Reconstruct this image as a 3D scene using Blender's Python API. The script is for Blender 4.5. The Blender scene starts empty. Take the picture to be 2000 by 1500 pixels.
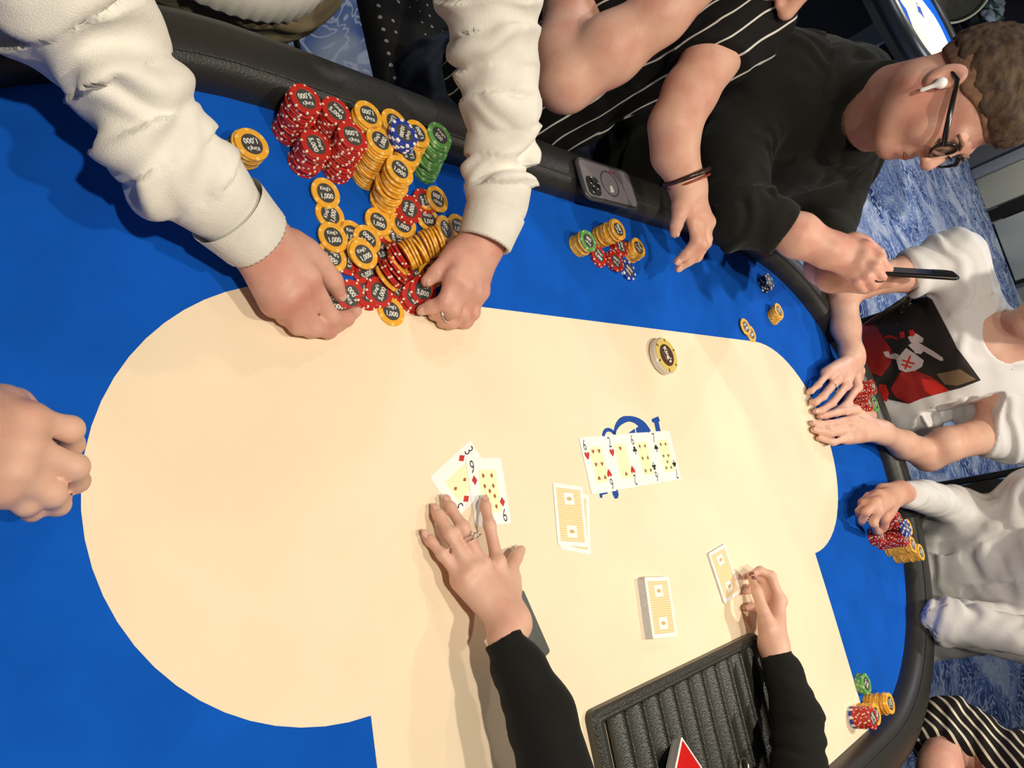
import bpy, bmesh, math, random
import numpy as np
from mathutils import Vector, Matrix, Euler
random.seed(11)
rng = np.random.default_rng(5)
PI = math.pi
SC = bpy.context.scene
COL = SC.collection
FLOOR = -0.76            # the felt lies at z = 0, the carpet 0.76 m below it

# ------------------------------------------------------------------ camera
CAM_F = 1397.88
CAM_C = np.array([-0.97876, 0.13541, 0.69250])
CAM_R = np.array([[0.70782502, -0.19553153, 0.67878653],
                  [0.01751453, -0.95577278, -0.29358411],
                  [0.70617065, 0.21969481, -0.67309525]])
cam_data = bpy.data.cameras.new('camera')
cam_data.sensor_width = 36.0
cam_data.lens = CAM_F * 36.0 / 2000.0
cam_data.clip_start = 0.02
cam = bpy.data.objects.new('camera', cam_data)
COL.objects.link(cam)
_m = Matrix.Identity(4)
for _i in range(3):
    _m[_i][0] = CAM_R[0][_i]; _m[_i][1] = -CAM_R[1][_i]; _m[_i][2] = -CAM_R[2][_i]; _m[_i][3] = CAM_C[_i]
cam.matrix_world = _m
SC.camera = cam

# ------------------------------------------------------------------ world, lamps, exposure
world = bpy.data.worlds.new('room_ambient')
SC.world = world
world.use_nodes = True
world.node_tree.nodes['Background'].inputs[0].default_value = (0.72, 0.80, 1.0, 1)
world.node_tree.nodes['Background'].inputs[1].default_value = 0.055
SC.view_settings.view_transform = 'Standard'
SC.view_settings.look = 'None'
SC.view_settings.exposure = 0.0
SC.view_settings.gamma = 1.0
SC.view_settings.use_curve_mapping = False

def spot(name, loc, target, power, colour, radius=0.05, size=110, blend=0.6):
    l = bpy.data.lights.new(name, 'SPOT')
    l.energy = power; l.color = colour; l.shadow_soft_size = radius
    l.spot_size = math.radians(size); l.spot_blend = blend
    o = bpy.data.objects.new(name, l); COL.objects.link(o)
    o.location = loc
    o.rotation_euler = (Vector(target) - Vector(loc)).to_track_quat('-Z', 'Y').to_euler()
    return o
WARM = (1.0, 0.90, 0.74)
spot('ceiling_and_fill_spot', (-1.12, -0.12, 1.9), (-0.5, 0.25, 0), 106, WARM, size=100, radius=0.03)
spot('ceiling_and_fill_spot', (-0.30, -0.15, 1.9), (-0.3, 0.2, 0), 56, WARM, radius=0.03)
spot('ceiling_and_fill_spot', (0.90, -0.05, 1.9), (0.85, 0.10, 0), 98, WARM, size=85, blend=0.9)
spot('ceiling_and_fill_spot', (0.35, 2.2, 1.9), (0.3, 0.8, 0), 30, WARM)
spot('ceiling_and_fill_spot', (2.8, 1.7, 1.9), (2.8, 1.6, -0.7), 150, (0.80, 0.88, 1.0), size=130)  # cool fill lamp, added to brighten the far carpet
spot('ceiling_and_fill_spot', (6.2, 1.8, 1.9), (6.2, 1.8, -0.7), 200, (0.80, 0.88, 1.0), size=140)  # another added cool fill, lifts the carpet farther back
spot('ceiling_and_fill_spot', (9.0, 3.0, 1.9), (10.3, 3.0, -0.2), 170, (1.0, 0.95, 0.85), size=130)  # added lamp that brightens the pale panels and door on the far wall
spot('ceiling_and_fill_spot', (0.0, 2.6, 1.9), (0.0, 2.2, -0.7), 60, (0.85, 0.9, 1.0), size=100)  # added cool fill for the carpet behind the near players
spot('ceiling_and_fill_spot', (5.0, 3.6, 1.9), (5.0, 3.3, 0), 260, (1.0, 0.93, 0.82))

# ------------------------------------------------------------------ materials
MATS = {}
def nodes_of(m):
    m.use_nodes = True
    nt = m.node_tree
    return nt, nt.nodes['Principled BSDF']
def mat(name, col, rough=0.5, metal=0.0, var=0.0, vscale=20.0, bump=0.0, bscale=200.0, spec=0.5, sss=0.0, trans=0.0, coat=0.0, emit=None, sheen=0.0, col2=None):
    if name in MATS: return MATS[name]
    m = bpy.data.materials.new(name); MATS[name] = m
    nt, b = nodes_of(m)
    c = (*col, 1.0)
    b.inputs['Base Color'].default_value = c
    b.inputs['Roughness'].default_value = rough
    b.inputs['Metallic'].default_value = metal
    b.inputs['Specular IOR Level'].default_value = spec
    if sss > 0:
        b.inputs['Subsurface Weight'].default_value = sss
        b.inputs['Subsurface Radius'].default_value = (1.0, 0.35, 0.2)
        b.inputs['Subsurface Scale'].default_value = 0.006
    if trans: b.inputs['Transmission Weight'].default_value = trans
    if coat: b.inputs['Coat Weight'].default_value = coat
    if sheen: b.inputs['Sheen Weight'].default_value = sheen
    if emit:
        b.inputs['Emission Color'].default_value = (*emit[:3], 1); b.inputs['Emission Strength'].default_value = emit[3]
    if var > 0 or bump > 0:
        tc = nt.nodes.new('ShaderNodeTexCoord')
    if var > 0:
        n = nt.nodes.new('ShaderNodeTexNoise'); n.inputs['Scale'].default_value = vscale; n.inputs['Detail'].default_value = 4
        nt.links.new(tc.outputs['Object'], n.inputs['Vector'])
        mx = nt.nodes.new('ShaderNodeMix'); mx.data_type = 'RGBA'
        d = col2 if col2 else tuple(max(0, x * (1 - var)) for x in col)
        u = tuple(min(1, x * (1 + var)) for x in col) if not col2 else col
        mx.inputs[6].default_value = (*d, 1); mx.inputs[7].default_value = (*u, 1)
        rp = nt.nodes.new('ShaderNodeMapRange'); rp.inputs[1].default_value = 0.35; rp.inputs[2].default_value = 0.65
        nt.links.new(n.outputs['Fac'], rp.inputs[0]); nt.links.new(rp.outputs[0], mx.inputs[0])
        nt.links.new(mx.outputs[2], b.inputs['Base Color'])
    if bump > 0:
        n2 = nt.nodes.new('ShaderNodeTexNoise'); n2.inputs['Scale'].default_value = bscale; n2.inputs['Detail'].default_value = 3
        nt.links.new(tc.outputs['Object'], n2.inputs['Vector'])
        bp = nt.nodes.new('ShaderNodeBump'); bp.inputs['Strength'].default_value = bump; bp.inputs['Distance'].default_value = 0.002
        nt.links.new(n2.outputs['Fac'], bp.inputs['Height']); nt.links.new(bp.outputs['Normal'], b.inputs['Normal'])
    return m

FELT_BLUE = mat('blue_felt', (0.004, 0.090, 0.49), 0.95, var=0.10, vscale=9, bump=0.25, bscale=900, spec=0.1)
FELT_CREAM = mat('cream_felt', (0.86, 0.71, 0.52), 0.9, var=0.03, vscale=6, bump=0.15, bscale=900, spec=0.15)
LOGO_BLUE = mat('logo_blue', (0.004, 0.060, 0.32), 0.9)
VINYL = mat('black_vinyl', (0.022, 0.022, 0.020), 0.38, bump=0.25, bscale=420, spec=0.5)
BLACKPLASTIC = mat('tray_plastic', (0.030, 0.031, 0.026), 0.36, bump=0.5, bscale=330, spec=0.5)
WHITE = mat('card_white', (0.86, 0.86, 0.84), 0.35)
CARDEDGE = mat('card_edge', (0.62, 0.61, 0.60), 0.6, var=0.08, vscale=300)
INK = mat('index_ink', (0.015, 0.012, 0.012), 0.5)
REDINK = mat('red_ink', (0.50, 0.02, 0.015), 0.5)
OLIVEINK = mat('olive_ink', (0.20, 0.13, 0.015), 0.5)
OLIVERED = mat('rust_ink', (0.36, 0.10, 0.01), 0.5)
YELLOWPANEL = mat('pale_yellow_panel', (0.86, 0.83, 0.52), 0.4)
INLAY = mat('chip_inlay', (0.055, 0.056, 0.052), 0.45)
LETTER = mat('chip_letter', (0.75, 0.75, 0.70), 0.5)
DARKCARD = mat('dark_cut_card', (0.045, 0.05, 0.045), 0.35)

# ------------------------------------------------------------------ object helpers
def link(o, parent=None):
    COL.objects.link(o)
    if parent is not None: o.parent = parent
    return o
def tag(o, label=None, cat=None, group=None, kind=None):
    if label: o['label'] = label
    if cat: o['category'] = cat
    if group: o['group'] = group
    if kind: o['kind'] = kind
    return o
def empty(name, loc=(0, 0, 0), rz=0.0):
    o = bpy.data.objects.new(name, None); o.empty_display_size = 0.02
    COL.objects.link(o); o.location = loc; o.rotation_euler = (0, 0, rz)
    return o
def mesh_from(name, verts, faces, m=None, smooth=False):
    me = bpy.data.meshes.new(name)
    me.from_pydata([tuple(map(float, v)) for v in verts], [], [tuple(map(int, f)) for f in faces])
    if m: me.materials.append(m)
    if smooth: me.polygons.foreach_set('use_smooth', [True] * len(me.polygons))
    me.update()
    return me
def add(name, me, parent=None, loc=(0, 0, 0), rot=(0, 0, 0)):
    o = bpy.data.objects.new(name, me); link(o, parent); o.location = loc; o.rotation_euler = rot
    return o
def bm_mesh(name, bm, m=None, smooth=False, autosmooth=None):
    bmesh.ops.recalc_face_normals(bm, faces=bm.faces)
    me = bpy.data.meshes.new(name); bm.to_mesh(me); bm.free()
    if m: me.materials.append(m)
    if smooth: me.polygons.foreach_set('use_smooth', [True] * len(me.polygons))
    if autosmooth: me.set_sharp_from_angle(angle=math.radians(autosmooth))
    return me
def box(name, size, m, bevel=0.0, seg=2, smooth=True):
    bm = bmesh.new(); bmesh.ops.create_cube(bm, size=1.0)
    bmesh.ops.scale(bm, vec=size, verts=bm.verts)
    if bevel > 0: bmesh.ops.bevel(bm, geom=list(bm.edges), offset=bevel, segments=seg, affect='EDGES', profile=0.5)
    return bm_mesh(name, bm, m, smooth and bevel > 0, 40 if bevel > 0 else None)
def prism(name, pts, z0, z1, m, smooth_side=False):
    n = len(pts)
    v = [(x, y, z0) for x, y in pts] + [(x, y, z1) for x, y in pts]
    f = [tuple(range(n - 1, -1, -1)), tuple(range(n, 2 * n))] + [(i, (i + 1) % n, n + (i + 1) % n, n + i) for i in range(n)]
    bm = bmesh.new()
    bv = [bm.verts.new(p) for p in v]
    for q in f: bm.faces.new([bv[i] for i in q])
    return bm_mesh(name, bm, m)
def rounded_rect(w, h, r, seg=5):
    pts = []
    for cx, cy, a0 in ((w / 2 - r, h / 2 - r, 0), (-w / 2 + r, h / 2 - r, 90), (-w / 2 + r, -h / 2 + r, 180), (w / 2 - r, -h / 2 + r, 270)):
        for i in range(seg + 1):
            a = math.radians(a0 + 90 * i / seg); pts.append((cx + r * math.cos(a), cy + r * math.sin(a)))
    return pts
def lathe(name, prof, m, seg=32, smooth=30):
    v, f = [], []
    idx = []
    for (r, z) in prof:
        if r < 1e-6: idx.append([len(v)]); v.append((0, 0, z))
        else:
            idx.append(list(range(len(v), len(v) + seg)))
            v += [(r * math.cos(2 * PI * i / seg), r * math.sin(2 * PI * i / seg), z) for i in range(seg)]
    for a, b in zip(idx[:-1], idx[1:]):
        for i in range(seg):
            j = (i + 1) % seg
            if len(a) == 1 and len(b) == 1: continue
            if len(a) == 1: f.append((a[0], b[j], b[i]))
            elif len(b) == 1: f.append((a[i], a[j], b[0]))
            else: f.append((a[i], a[j], b[j], b[i]))
    bm = bmesh.new(); bv = [bm.verts.new(p) for p in v]
    for q in f: bm.faces.new([bv[i] for i in q])
    return bm_mesh(name, bm, m, True, smooth)
def tube(name, path, rad, m, seg=10, closed=False, caps=True):
    P = [Vector(p) for p in path]; n = len(P)
    R = rad if hasattr(rad, '__len__') else [rad] * n
    v, f = [], []
    T = []
    for i in range(n):
        a = P[(i - 1) % n] if (closed or i > 0) else P[i]
        b = P[(i + 1) % n] if (closed or i < n - 1) else P[i]
        T.append((b - a).normalized())
    up = Vector((0, 0, 1)) if abs(T[0].z) < 0.9 else Vector((1, 0, 0))
    nrm = (up - T[0] * up.dot(T[0])).normalized()
    for i in range(n):
        nrm = (nrm - T[i] * nrm.dot(T[i])).normalized(); bi = T[i].cross(nrm)
        for k in range(seg):
            a = 2 * PI * k / seg
            v.append(P[i] + (nrm * math.cos(a) + bi * math.sin(a)) * R[i])
    for i in range(n if closed else n - 1):
        for k in range(seg):
            j = (i + 1) % n
            f.append((i * seg + k, i * seg + (k + 1) % seg, j * seg + (k + 1) % seg, j * seg + k))
    bm = bmesh.new(); bv = [bm.verts.new(p) for p in v]
    for q in f: bm.faces.new([bv[i] for i in q])
    if caps and not closed:
        bm.faces.new(bv[:seg]); bm.faces.new(bv[-seg:])
    return bm_mesh(name, bm, m, True, 50)
_txt = {}
def text_mesh(s, size, m, ext=0.00008, align='CENTER', sx=1.0, bold=0.0):
    key = (s, size, m.name, ext, align, sx, bold)
    if key in _txt: return _txt[key]
    cu = bpy.data.curves.new('lettering', 'FONT'); cu.body = s; cu.size = size; cu.extrude = ext; cu.align_x = align; cu.align_y = 'CENTER'
    cu.resolution_u = 3; cu.offset = bold
    o = bpy.data.objects.new('lettering_tmp', cu); COL.objects.link(o)
    dg = bpy.context.evaluated_depsgraph_get(); dg.update()
    me = bpy.data.meshes.new_from_object(o.evaluated_get(dg)); me.name = 'lettering'
    bpy.data.objects.remove(o); bpy.data.curves.remove(cu)
    for vv in me.vertices: vv.co.x *= sx
    me.materials.clear(); me.materials.append(m)
    _txt[key] = me
    return me

# ------------------------------------------------------------------ poker table
TY, TX, TR = 0.175, 0.59, 0.532      # inner edge of the padded rail: a stadium
def stadium(off, n=40, hx=TX, r=TR, cy=TY):
    pts = []
    for i in range(n + 1):
        a = -PI / 2 + PI * i / n; pts.append((hx + (r + off) * math.cos(a), cy + (r + off) * math.sin(a)))
    for i in range(n + 1):
        a = PI / 2 + PI * i / n; pts.append((-hx + (r + off) * math.cos(a), cy + (r + off) * math.sin(a)))
    return pts
table = empty('poker_table', (0, 0, FLOOR))
tag(table, 'large oval poker table with blue and cream felt and a black padded rail', 'table')
def tpart(name, me, parent=None):
    o = add(name, me, table, (0, 0, -FLOOR)); return o
felt = tpart('felt', prism('felt', stadium(0.02), -0.012, 0.0, FELT_BLUE)); felt['label'] = 'bright blue felt playing surface'
cream = []
B = 0.477
for i in range(31):
    a = -PI / 2 + PI * i / 30; cream.append((0.557 + 0.249 * math.cos(a), B / 2 + B / 2 * math.sin(a)))
for i in range(31):
    a = PI / 2 + PI * i / 30; cream.append((-0.557 + 0.249 * math.cos(a), B / 2 + B / 2 * math.sin(a)))
cream += [(-0.560, -0.12), (-0.566, -0.3565), (0.570, -0.3565), (0.563, -0.12)]
cf = tpart('betting_area', prism('betting_area', cream, -0.004, 0.0006, FELT_CREAM)); cf['label'] = 'cream betting area printed on the felt'
prof = [(0.000, -0.012), (0.0, 0.010), (0.003, 0.022), (0.010, 0.032), (0.020, 0.0385), (0.032, 0.0415), (0.048, 0.042), (0.064, 0.039), (0.079, 0.031), (0.090, 0.018), (0.095, 0.0), (0.092, -0.025), (0.082, -0.045), (0.07, -0.055), (0.0, -0.055)]
rings = [stadium(o) for o, z in prof]; n = len(rings[0])
rv = [(x, y, prof[k][1]) for k, rr in enumerate(rings) for x, y in rr]
K = len(prof)
rf = [(k * n + i, k * n + (i + 1) % n, ((k + 1) % K) * n + (i + 1) % n, ((k + 1) % K) * n + i) for k in range(K) for i in range(n)]
bm = bmesh.new(); bv = [bm.verts.new(p) for p in rv]
for q in rf: bm.faces.new([bv[i] for i in q])
rail = tpart('rail', bm_mesh('rail', bm, VINYL, True, 60)); rail['label'] = 'black padded vinyl rail around the felt'
seam = tube('seam', [(x, y, 0.0395) for x, y in stadium(0.0205, 40)], 0.0012, VINYL, 6, closed=True)
so = add('seam', seam, rail)
apron = tpart('apron', prism('apron', stadium(0.06), -0.12, -0.03, mat('table_wood', (0.02, 0.018, 0.016), 0.5, bump=0.1, bscale=60)))
for sx in (-0.62, 0.62):
    ped = tpart('pedestal', prism('pedestal', [(sx - .14, TY - .25), (sx + .14, TY - .25), (sx + .14, TY + .25), (sx - .14, TY + .25)], FLOOR, -0.11, MATS['table_wood']))
# printed emblem, mostly hidden by the community cards: swoosh, small hook, serif strokes
def stroke(name, pts, w, z=0.0011, taper=True):
    P = [Vector((x, y)) for x, y in pts]; L, Rr = [], []
    W = w if hasattr(w, '__len__') else [w] * len(P)
    for i in range(len(P)):
        t = (P[min(i + 1, len(P) - 1)] - P[max(i - 1, 0)]).normalized(); nn = Vector((-t.y, t.x)) * W[i] / 2
        L.append(tuple(P[i] + nn)); Rr.append(tuple(P[i] - nn))
    return prism(name, L + Rr[::-1], 0.0004, z, LOGO_BLUE)
def arc(cx, cy, rx, ry, a0, a1, n=16):
    return [(cx + rx * math.cos(math.radians(a0 + (a1 - a0) * i / n)), cy + ry * math.sin(math.radians(a0 + (a1 - a0) * i / n))) for i in range(n + 1)]
emb = tpart('printed_emblem', stroke('printed_emblem', arc(0.006, 0.262, 0.052, 0.043, 165, 20, 20), [0.006] * 4 + [0.008, 0.009, 0.010, 0.011, 0.011, 0.011, 0.010, 0.010, 0.011, 0.012, 0.014, 0.016, 0.018, 0.020, 0.020, 0.020, 0.019]))
emb['label'] = 'blue printed emblem on the cream felt, mostly under the community cards'
add('emblem_stroke', stroke('emblem_stroke', arc(-0.055, 0.272, 0.017, 0.016, 200, -5, 14), 0.0062), emb)
add('emblem_stroke', prism('emblem_stroke', [(-0.008, 0.270), (0.016, 0.270), (0.0175, 0.2875), (-0.004, 0.280)], 0.0004, 0.0011, LOGO_BLUE), emb)
add('emblem_stroke', prism('emblem_stroke', [(0.020, 0.268), (0.058, 0.268), (0.058, 0.284), (0.038, 0.294), (0.021, 0.288)], 0.0004, 0.00112, LOGO_BLUE), emb)
add('emblem_stroke', prism('emblem_stroke', [(0.077, 0.2655), (0.0915, 0.2655), (0.0935, 0.298), (0.0985, 0.299), (0.0965, 0.308), (0.074, 0.303), (0.0745, 0.297), (0.080, 0.297)], 0.0004, 0.0011, LOGO_BLUE), emb)
add('emblem_stroke', prism('emblem_stroke', [(-0.082, 0.200), (-0.066, 0.200), (-0.0665, 0.183), (-0.071, 0.178), (-0.078, 0.178), (-0.0805, 0.184)], 0.0004, 0.0011, LOGO_BLUE), emb)
add('emblem_stroke', prism('emblem_stroke', [(-0.113, 0.200), (-0.090, 0.200), (-0.093, 0.1875), (-0.107, 0.1865), (-0.108, 0.182), (-0.113, 0.183)], 0.0004, 0.0011, LOGO_BLUE), emb)
add('emblem_stroke', prism('emblem_stroke', [(-0.09, 0.20), (0.07, 0.20), (0.06, 0.27), (-0.06, 0.27)], 0.0004, 0.0009, LOGO_BLUE), emb)

# ------------------------------------------------------------------ poker chips
CR, CT = 0.0203, 0.0033
def chip_mat(name, base, spot_col, nspots, width, rmin, side_only=False):
    m = bpy.data.materials.new(name); MATS[name] = m
    nt, b = nodes_of(m); L = nt.links
    tc = nt.nodes.new('ShaderNodeTexCoord'); sp = nt.nodes.new('ShaderNodeSeparateXYZ'); L.new(tc.outputs['Object'], sp.inputs[0])
    at = nt.nodes.new('ShaderNodeMath'); at.operation = 'ARCTAN2'; L.new(sp.outputs[1], at.inputs[0]); L.new(sp.outputs[0], at.inputs[1])
    def mth(op, a, v=None, b2=None):
        q = nt.nodes.new('ShaderNodeMath'); q.operation = op
        L.new(a, q.inputs[0])
        if b2 is not None: L.new(b2, q.inputs[1])
        elif v is not None: q.inputs[1].default_value = v
        return q.outputs[0]
    fr = mth('FRACT', mth('ADD', mth('MULTIPLY', at.outputs[0], nspots / (2 * PI)), 8.0))
    dist = mth('ABSOLUTE', mth('SUBTRACT', fr, 0.5))
    sp_m = mth('LESS_THAN', dist, width / 2)
    x2 = mth('MULTIPLY', sp.outputs[0], None, sp.outputs[0]); y2 = mth('MULTIPLY', sp.outputs[1], None, sp.outputs[1])
    rad = mth('SQRT', mth('ADD', x2, None, y2))
    rm = mth('GREATER_THAN', rad, rmin * CR)
    msk = mth('MULTIPLY', sp_m, None, rm)
    nz = nt.nodes.new('ShaderNodeTexNoise'); nz.inputs['Scale'].default_value = 120; L.new(tc.outputs['Object'], nz.inputs['Vector'])
    v = nt.nodes.new('ShaderNodeMix'); v.data_type = 'RGBA'
    v.inputs[6].default_value = (*[c * 0.86 for c in base], 1); v.inputs[7].default_value = (*base, 1); L.new(nz.outputs['Fac'], v.inputs[0])
    mx = nt.nodes.new('ShaderNodeMix'); mx.data_type = 'RGBA'
    L.new(v.outputs[2], mx.inputs[6]); mx.inputs[7].default_value = (*spot_col, 1); L.new(msk, mx.inputs[0])
    L.new(mx.outputs[2], b.inputs['Base Color'])
    b.inputs['Roughness'].default_value = 0.42
    return m
CHIPMAT = {
    'yellow': chip_mat('yellow_chip', (0.88, 0.43, 0.035), (0.92, 0.58, 0.16), 6, 0.22, 0.80),
    'red': chip_mat('red_chip', (0.52, 0.020, 0.012), (0.85, 0.72, 0.58), 8, 0.17, 0.86),
    'green': chip_mat('green_chip', (0.12, 0.36, 0.09), (0.36, 0.58, 0.28), 6, 0.22, 0.80),
    'blue': chip_mat('blue_chip', (0.018, 0.045, 0.36), (0.82, 0.80, 0.78), 8, 0.36, 0.80),
    'black': chip_mat('black_chip', (0.012, 0.012, 0.013), (0.72, 0.74, 0.76), 6, 0.30, 0.80),
    'grey': chip_mat('grey_chip', (0.42, 0.42, 0.40), (0.6, 0.6, 0.58), 6, 0.2, 0.85),
}
DENOM = {'yellow': '1,000', 'red': '5,000', 'green': '500', 'blue': '10,000', 'black': '100', 'grey': '50'}
cp = [(0, 0), (CR - 0.0006, 0), (CR, 0.0006), (CR, CT - 0.0006), (CR - 0.0006, CT), (0.0134, CT), (0.0130, CT - 0.0003), (0, CT - 0.0003)]
CHIPMESH = {c: lathe(c + '_chip_body', cp, CHIPMAT[c], 28) for c in CHIPMAT}
INLAYMESH = lathe('inlay', [(0, CT - 0.0002), (0.0128, CT - 0.0002), (0.0129, CT - 0.00034)], INLAY, 24)
NCHIP = {c: 0 for c in CHIPMAT}
def chip(colour, x, y, z, label, group=None, rz=None, face=False, tilt=None, name=None):
    o = bpy.data.objects.new(colour + '_poker_chip', CHIPMESH[colour]); COL.objects.link(o)
    rz = random.uniform(0, 2 * PI) if rz is None else rz
    if tilt is None: o.rotation_euler = (0, 0, rz); o.location = (x, y, z)
    else:
        nrm = Vector(tilt).normalized()
        q = nrm.to_track_quat('Z', 'Y')
        o.rotation_mode = 'QUATERNION'
        o.rotation_quaternion = Vector((0, 0, 1)).rotation_difference(nrm) @ Euler((0, 0, rz)).to_quaternion()
        o.location = Vector((x, y, z)) - nrm * CT * 0.5        # x,y,z is the chip's centre
    tag(o, label, 'poker chip', group)
    if face:
        i = add('inlay', INLAYMESH, o)
        t = add('lettering', text_mesh(DENOM[colour], 0.0092 if len(DENOM[colour]) < 6 else 0.0078, LETTER, sx=0.92, bold=0.00025), i, (0, -0.0042, CT - 0.00015))
        t2 = add('lettering', text_mesh("King's", 0.0064, LETTER, bold=0.00015), i, (0, 0.0058, CT - 0.00015))
    NCHIP[colour] += 1
    return o
def stack(colour, x, y, n, where, lean=(0, 0), jit=0.0007, rz=None, z0=0.0, topface=True, cols=None, lz=None):
    for k in range(n):
        t = k / max(1, n - 1)
        c = cols.get(k, colour) if cols else colour
        xx = x + lean[0] * t + random.gauss(0, jit); yy = y + lean[1] * t + random.gauss(0, jit)
        top = k == n - 1
        chip(c, xx, yy, z0 + 0.0006 * 0 + k * CT, ('top %s chip of the %s' if top else '%s chip inside the %s') % (c, where),
             None if top else 'chips of the ' + where, rz=rz if top else None, face=top and topface)
D2R = math.radians
# the big stacks in front of the player in the off-white sweatshirt
stack('red', -0.556, 0.680, 19, 'tallest red stack', (-0.008, 0.006), rz=D2R(200))
stack('red', -0.512, 0.681, 16, 'red stack beside the rail and left of a yellow one', (-0.002, 0.010), rz=D2R(-35))
stack('red', -0.541, 0.641, 12, 'short front red stack', (-0.003, 0.004), rz=D2R(290))
stack('red', -0.496, 0.644, 18, 'red stack touching the yellow stacks', (-0.006, 0.012), rz=D2R(190))
stack('yellow', -0.469, 0.684, 18, 'yellow stack by the rail behind the red ones', (-0.004, 0.012), rz=D2R(185))
stack('yellow', -0.4515, 0.6455, 18, 'yellow stack left of the blue chips', (-0.010, 0.016), rz=D2R(60))
stack('yellow', -0.428, 0.686, 18, 'yellow stack behind the blue chips', (-0.004, 0.012), rz=D2R(240))
stack('yellow', -0.3865, 0.683, 18, 'yellow stack next to the green stack', (-0.008, 0.010), rz=D2R(110))
stack('yellow', -0.4105, 0.650, 17, 'yellow stack under the right of the blue chips', (-0.006, 0.010), rz=D2R(100))
stack('yellow', -0.429, 0.611, 18, 'frontmost yellow stack, leaning back', (-0.008, 0.018), jit=0.0012, rz=D2R(-25))
stack('green', -0.343, 0.681, 19, 'tall green stack', (-0.016, 0.018), jit=0.0014, rz=D2R(-40))
stack('blue', -0.431, 0.672, 4, 'small blue stack riding on the yellow stacks', (-0.001, 0.003), z0=18 * CT + 0.0003, rz=D2R(250))
stack('yellow', -0.619, 0.632, 8, 'lone yellow stack by the white sleeve', rz=D2R(195))
# loose pile between the hands
def px(u, v, z=0.0):
    w = CAM_R.T @ np.array([(u - 1000) / CAM_F, (v - 750) / CAM_F, 1.0]); t = (z - CAM_C[2]) / w[2]
    return CAM_C + t * w
PILE = 'loose chips being pulled together between the white sleeves'
def loose(col, u, v, z, label, rz=0, tilt=None, face=True):
    X = px(u, v, z + CT)
    if tilt is None: return chip(col, X[0], X[1], z, label, PILE, rz=D2R(rz), face=face)
    return chip(col, X[0], X[1], z + CT * 0.5, label, PILE, rz=D2R(rz), face=face, tilt=tilt)
T1 = CT
loose('yellow', 645.4, 419, 0, 'second yellow chip down the row of four by the left hand', 75)
loose('yellow', 637, 376.5, T1, 'topmost yellow chip of the row of four by the left hand', 8, (0.03, -0.09, 1))
loose('yellow', 651.5, 462.4, T1, 'third yellow chip down the row of four by the left hand', 10)
loose('yellow', 649, 500.5, 0.0005, 'yellow chip half under the left hand, fourth of its row', -35, (0, 0.05, 1))
loose('red', 679, 508, 0, 'red chip under the fourth yellow chip of the row', 80)
loose('yellow', 688, 458, 0, 'yellow chip mostly hidden behind the overlapping yellow pair', 0)
loose('yellow', 718, 467, T1, 'yellow chip under the frontmost flat yellow chip', 140)
loose('red', 714, 530, 0, 'red chip sticking out under the frontmost flat yellow chip', 30)
loose('yellow', 707, 492, 2 * T1, 'lower chip of the flat frontmost yellow pair', 0)
loose('yellow', 711, 496, 3 * T1, 'frontmost flat yellow chip lying on top of the pile', 30)
loose('red', 748, 490, 0, 'red chip right of the frontmost flat yellow chip', 20)
loose('yellow', 739, 436, 0, 'lower chip of the flat yellow pair under the front stack', 0)
loose('yellow', 740, 432.5, T1, 'upper chip of the flat yellow pair under the front stack', -10)
loose('yellow', 774, 460, 0, 'yellow chip below the one touching the small red pair', 100)
loose('yellow', 788, 437, T1, 'yellow chip touching the small red pair', -20, (-0.10, -0.02, 1))
loose('red', 797, 411, 2 * T1 + 0.001, 'lower chip of the small red pair', 0, (-0.10, -0.10, 1), False)
loose('red', 799.5, 407, 3 * T1 + 0.001, 'upper chip of the small red pair', 70, (-0.10, -0.10, 1))
loose('red', 832, 396, 0, 'lower red chip under the rearmost loose yellow chip', 0)
loose('red', 831, 393, T1, 'upper red chip under the rearmost loose yellow chip', 100)
loose('yellow', 855, 388, 2 * T1, 'rearmost loose yellow chip, beside the right sleeve', 170, (0.08, -0.05, 1))
loose('yellow', 837, 427, T1, 'yellow chip above the toppled yellow row', 5)
loose('yellow', 871, 447, 0.012, 'tilted yellow chip at the right end of the toppled row', 140, (0.25, -0.1, 1))
loose('yellow', 896, 442, 0, 'yellow chip half hidden by the right cuff', 0)
# two toppled yellow columns and a toppled red one
def toppled(colour, u, v, z, axis, n, label, face_last=True, step=0.0042):
    a = Vector(axis).normalized(); X = Vector(px(u, v, z))
    for k in range(n):
        p = X + a * (k - (n - 1) / 2) * step + Vector((0, 0, 0.0006 * k))
        chip(colour, p.x, p.y, p.z, label, PILE, face=(k == n - 1 and face_last), tilt=a + Vector((random.gauss(0, .05), random.gauss(0, .05), 0)))
toppled('yellow', 806, 494, 0.021, (0.72, 0.35, 0.62), 6, 'yellow chip of the toppled column nearer the red chips')
toppled('yellow', 843, 474, 0.020, (0.80, 0.25, 0.60), 6, 'yellow chip of the toppled column nearer the right hand')
toppled('red', 776, 500, 0.012, (0.55, 0.35, 0.75), 3, 'red chip of the toppled column below the yellow ones', False)
loose('yellow', 779, 511, 0.009, 'yellow chip wedged between two red columns', 0, (0.45, 0.30, 0.85), False)
toppled('red', 768, 532, 0.012, (0.50, 0.40, 0.78), 4, 'red chip of the toppled column nearest the bare blue felt', False)
loose('yellow', 757, 543, 0.006, 'yellow chip under the front toppled red column', 0, (0.40, 0.35, 0.85), False)
loose('red', 717, 576, 0, 'lower red chip left of the front red chip', 0)
loose('red', 718, 571, T1, 'upper red chip left of the front red chip', 60)
loose('red', 741.5, 570, 2 * T1 - 0.001, 'front red chip showing its number, lying on two red chips', 65, (0.02, -0.14, 1))
loose('red', 780, 563, 0, 'red chip between the front red chip and the right hand', 40)
loose('yellow', 765, 607, 0, 'frontmost yellow chip, alone on the cream felt', -5)
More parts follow.
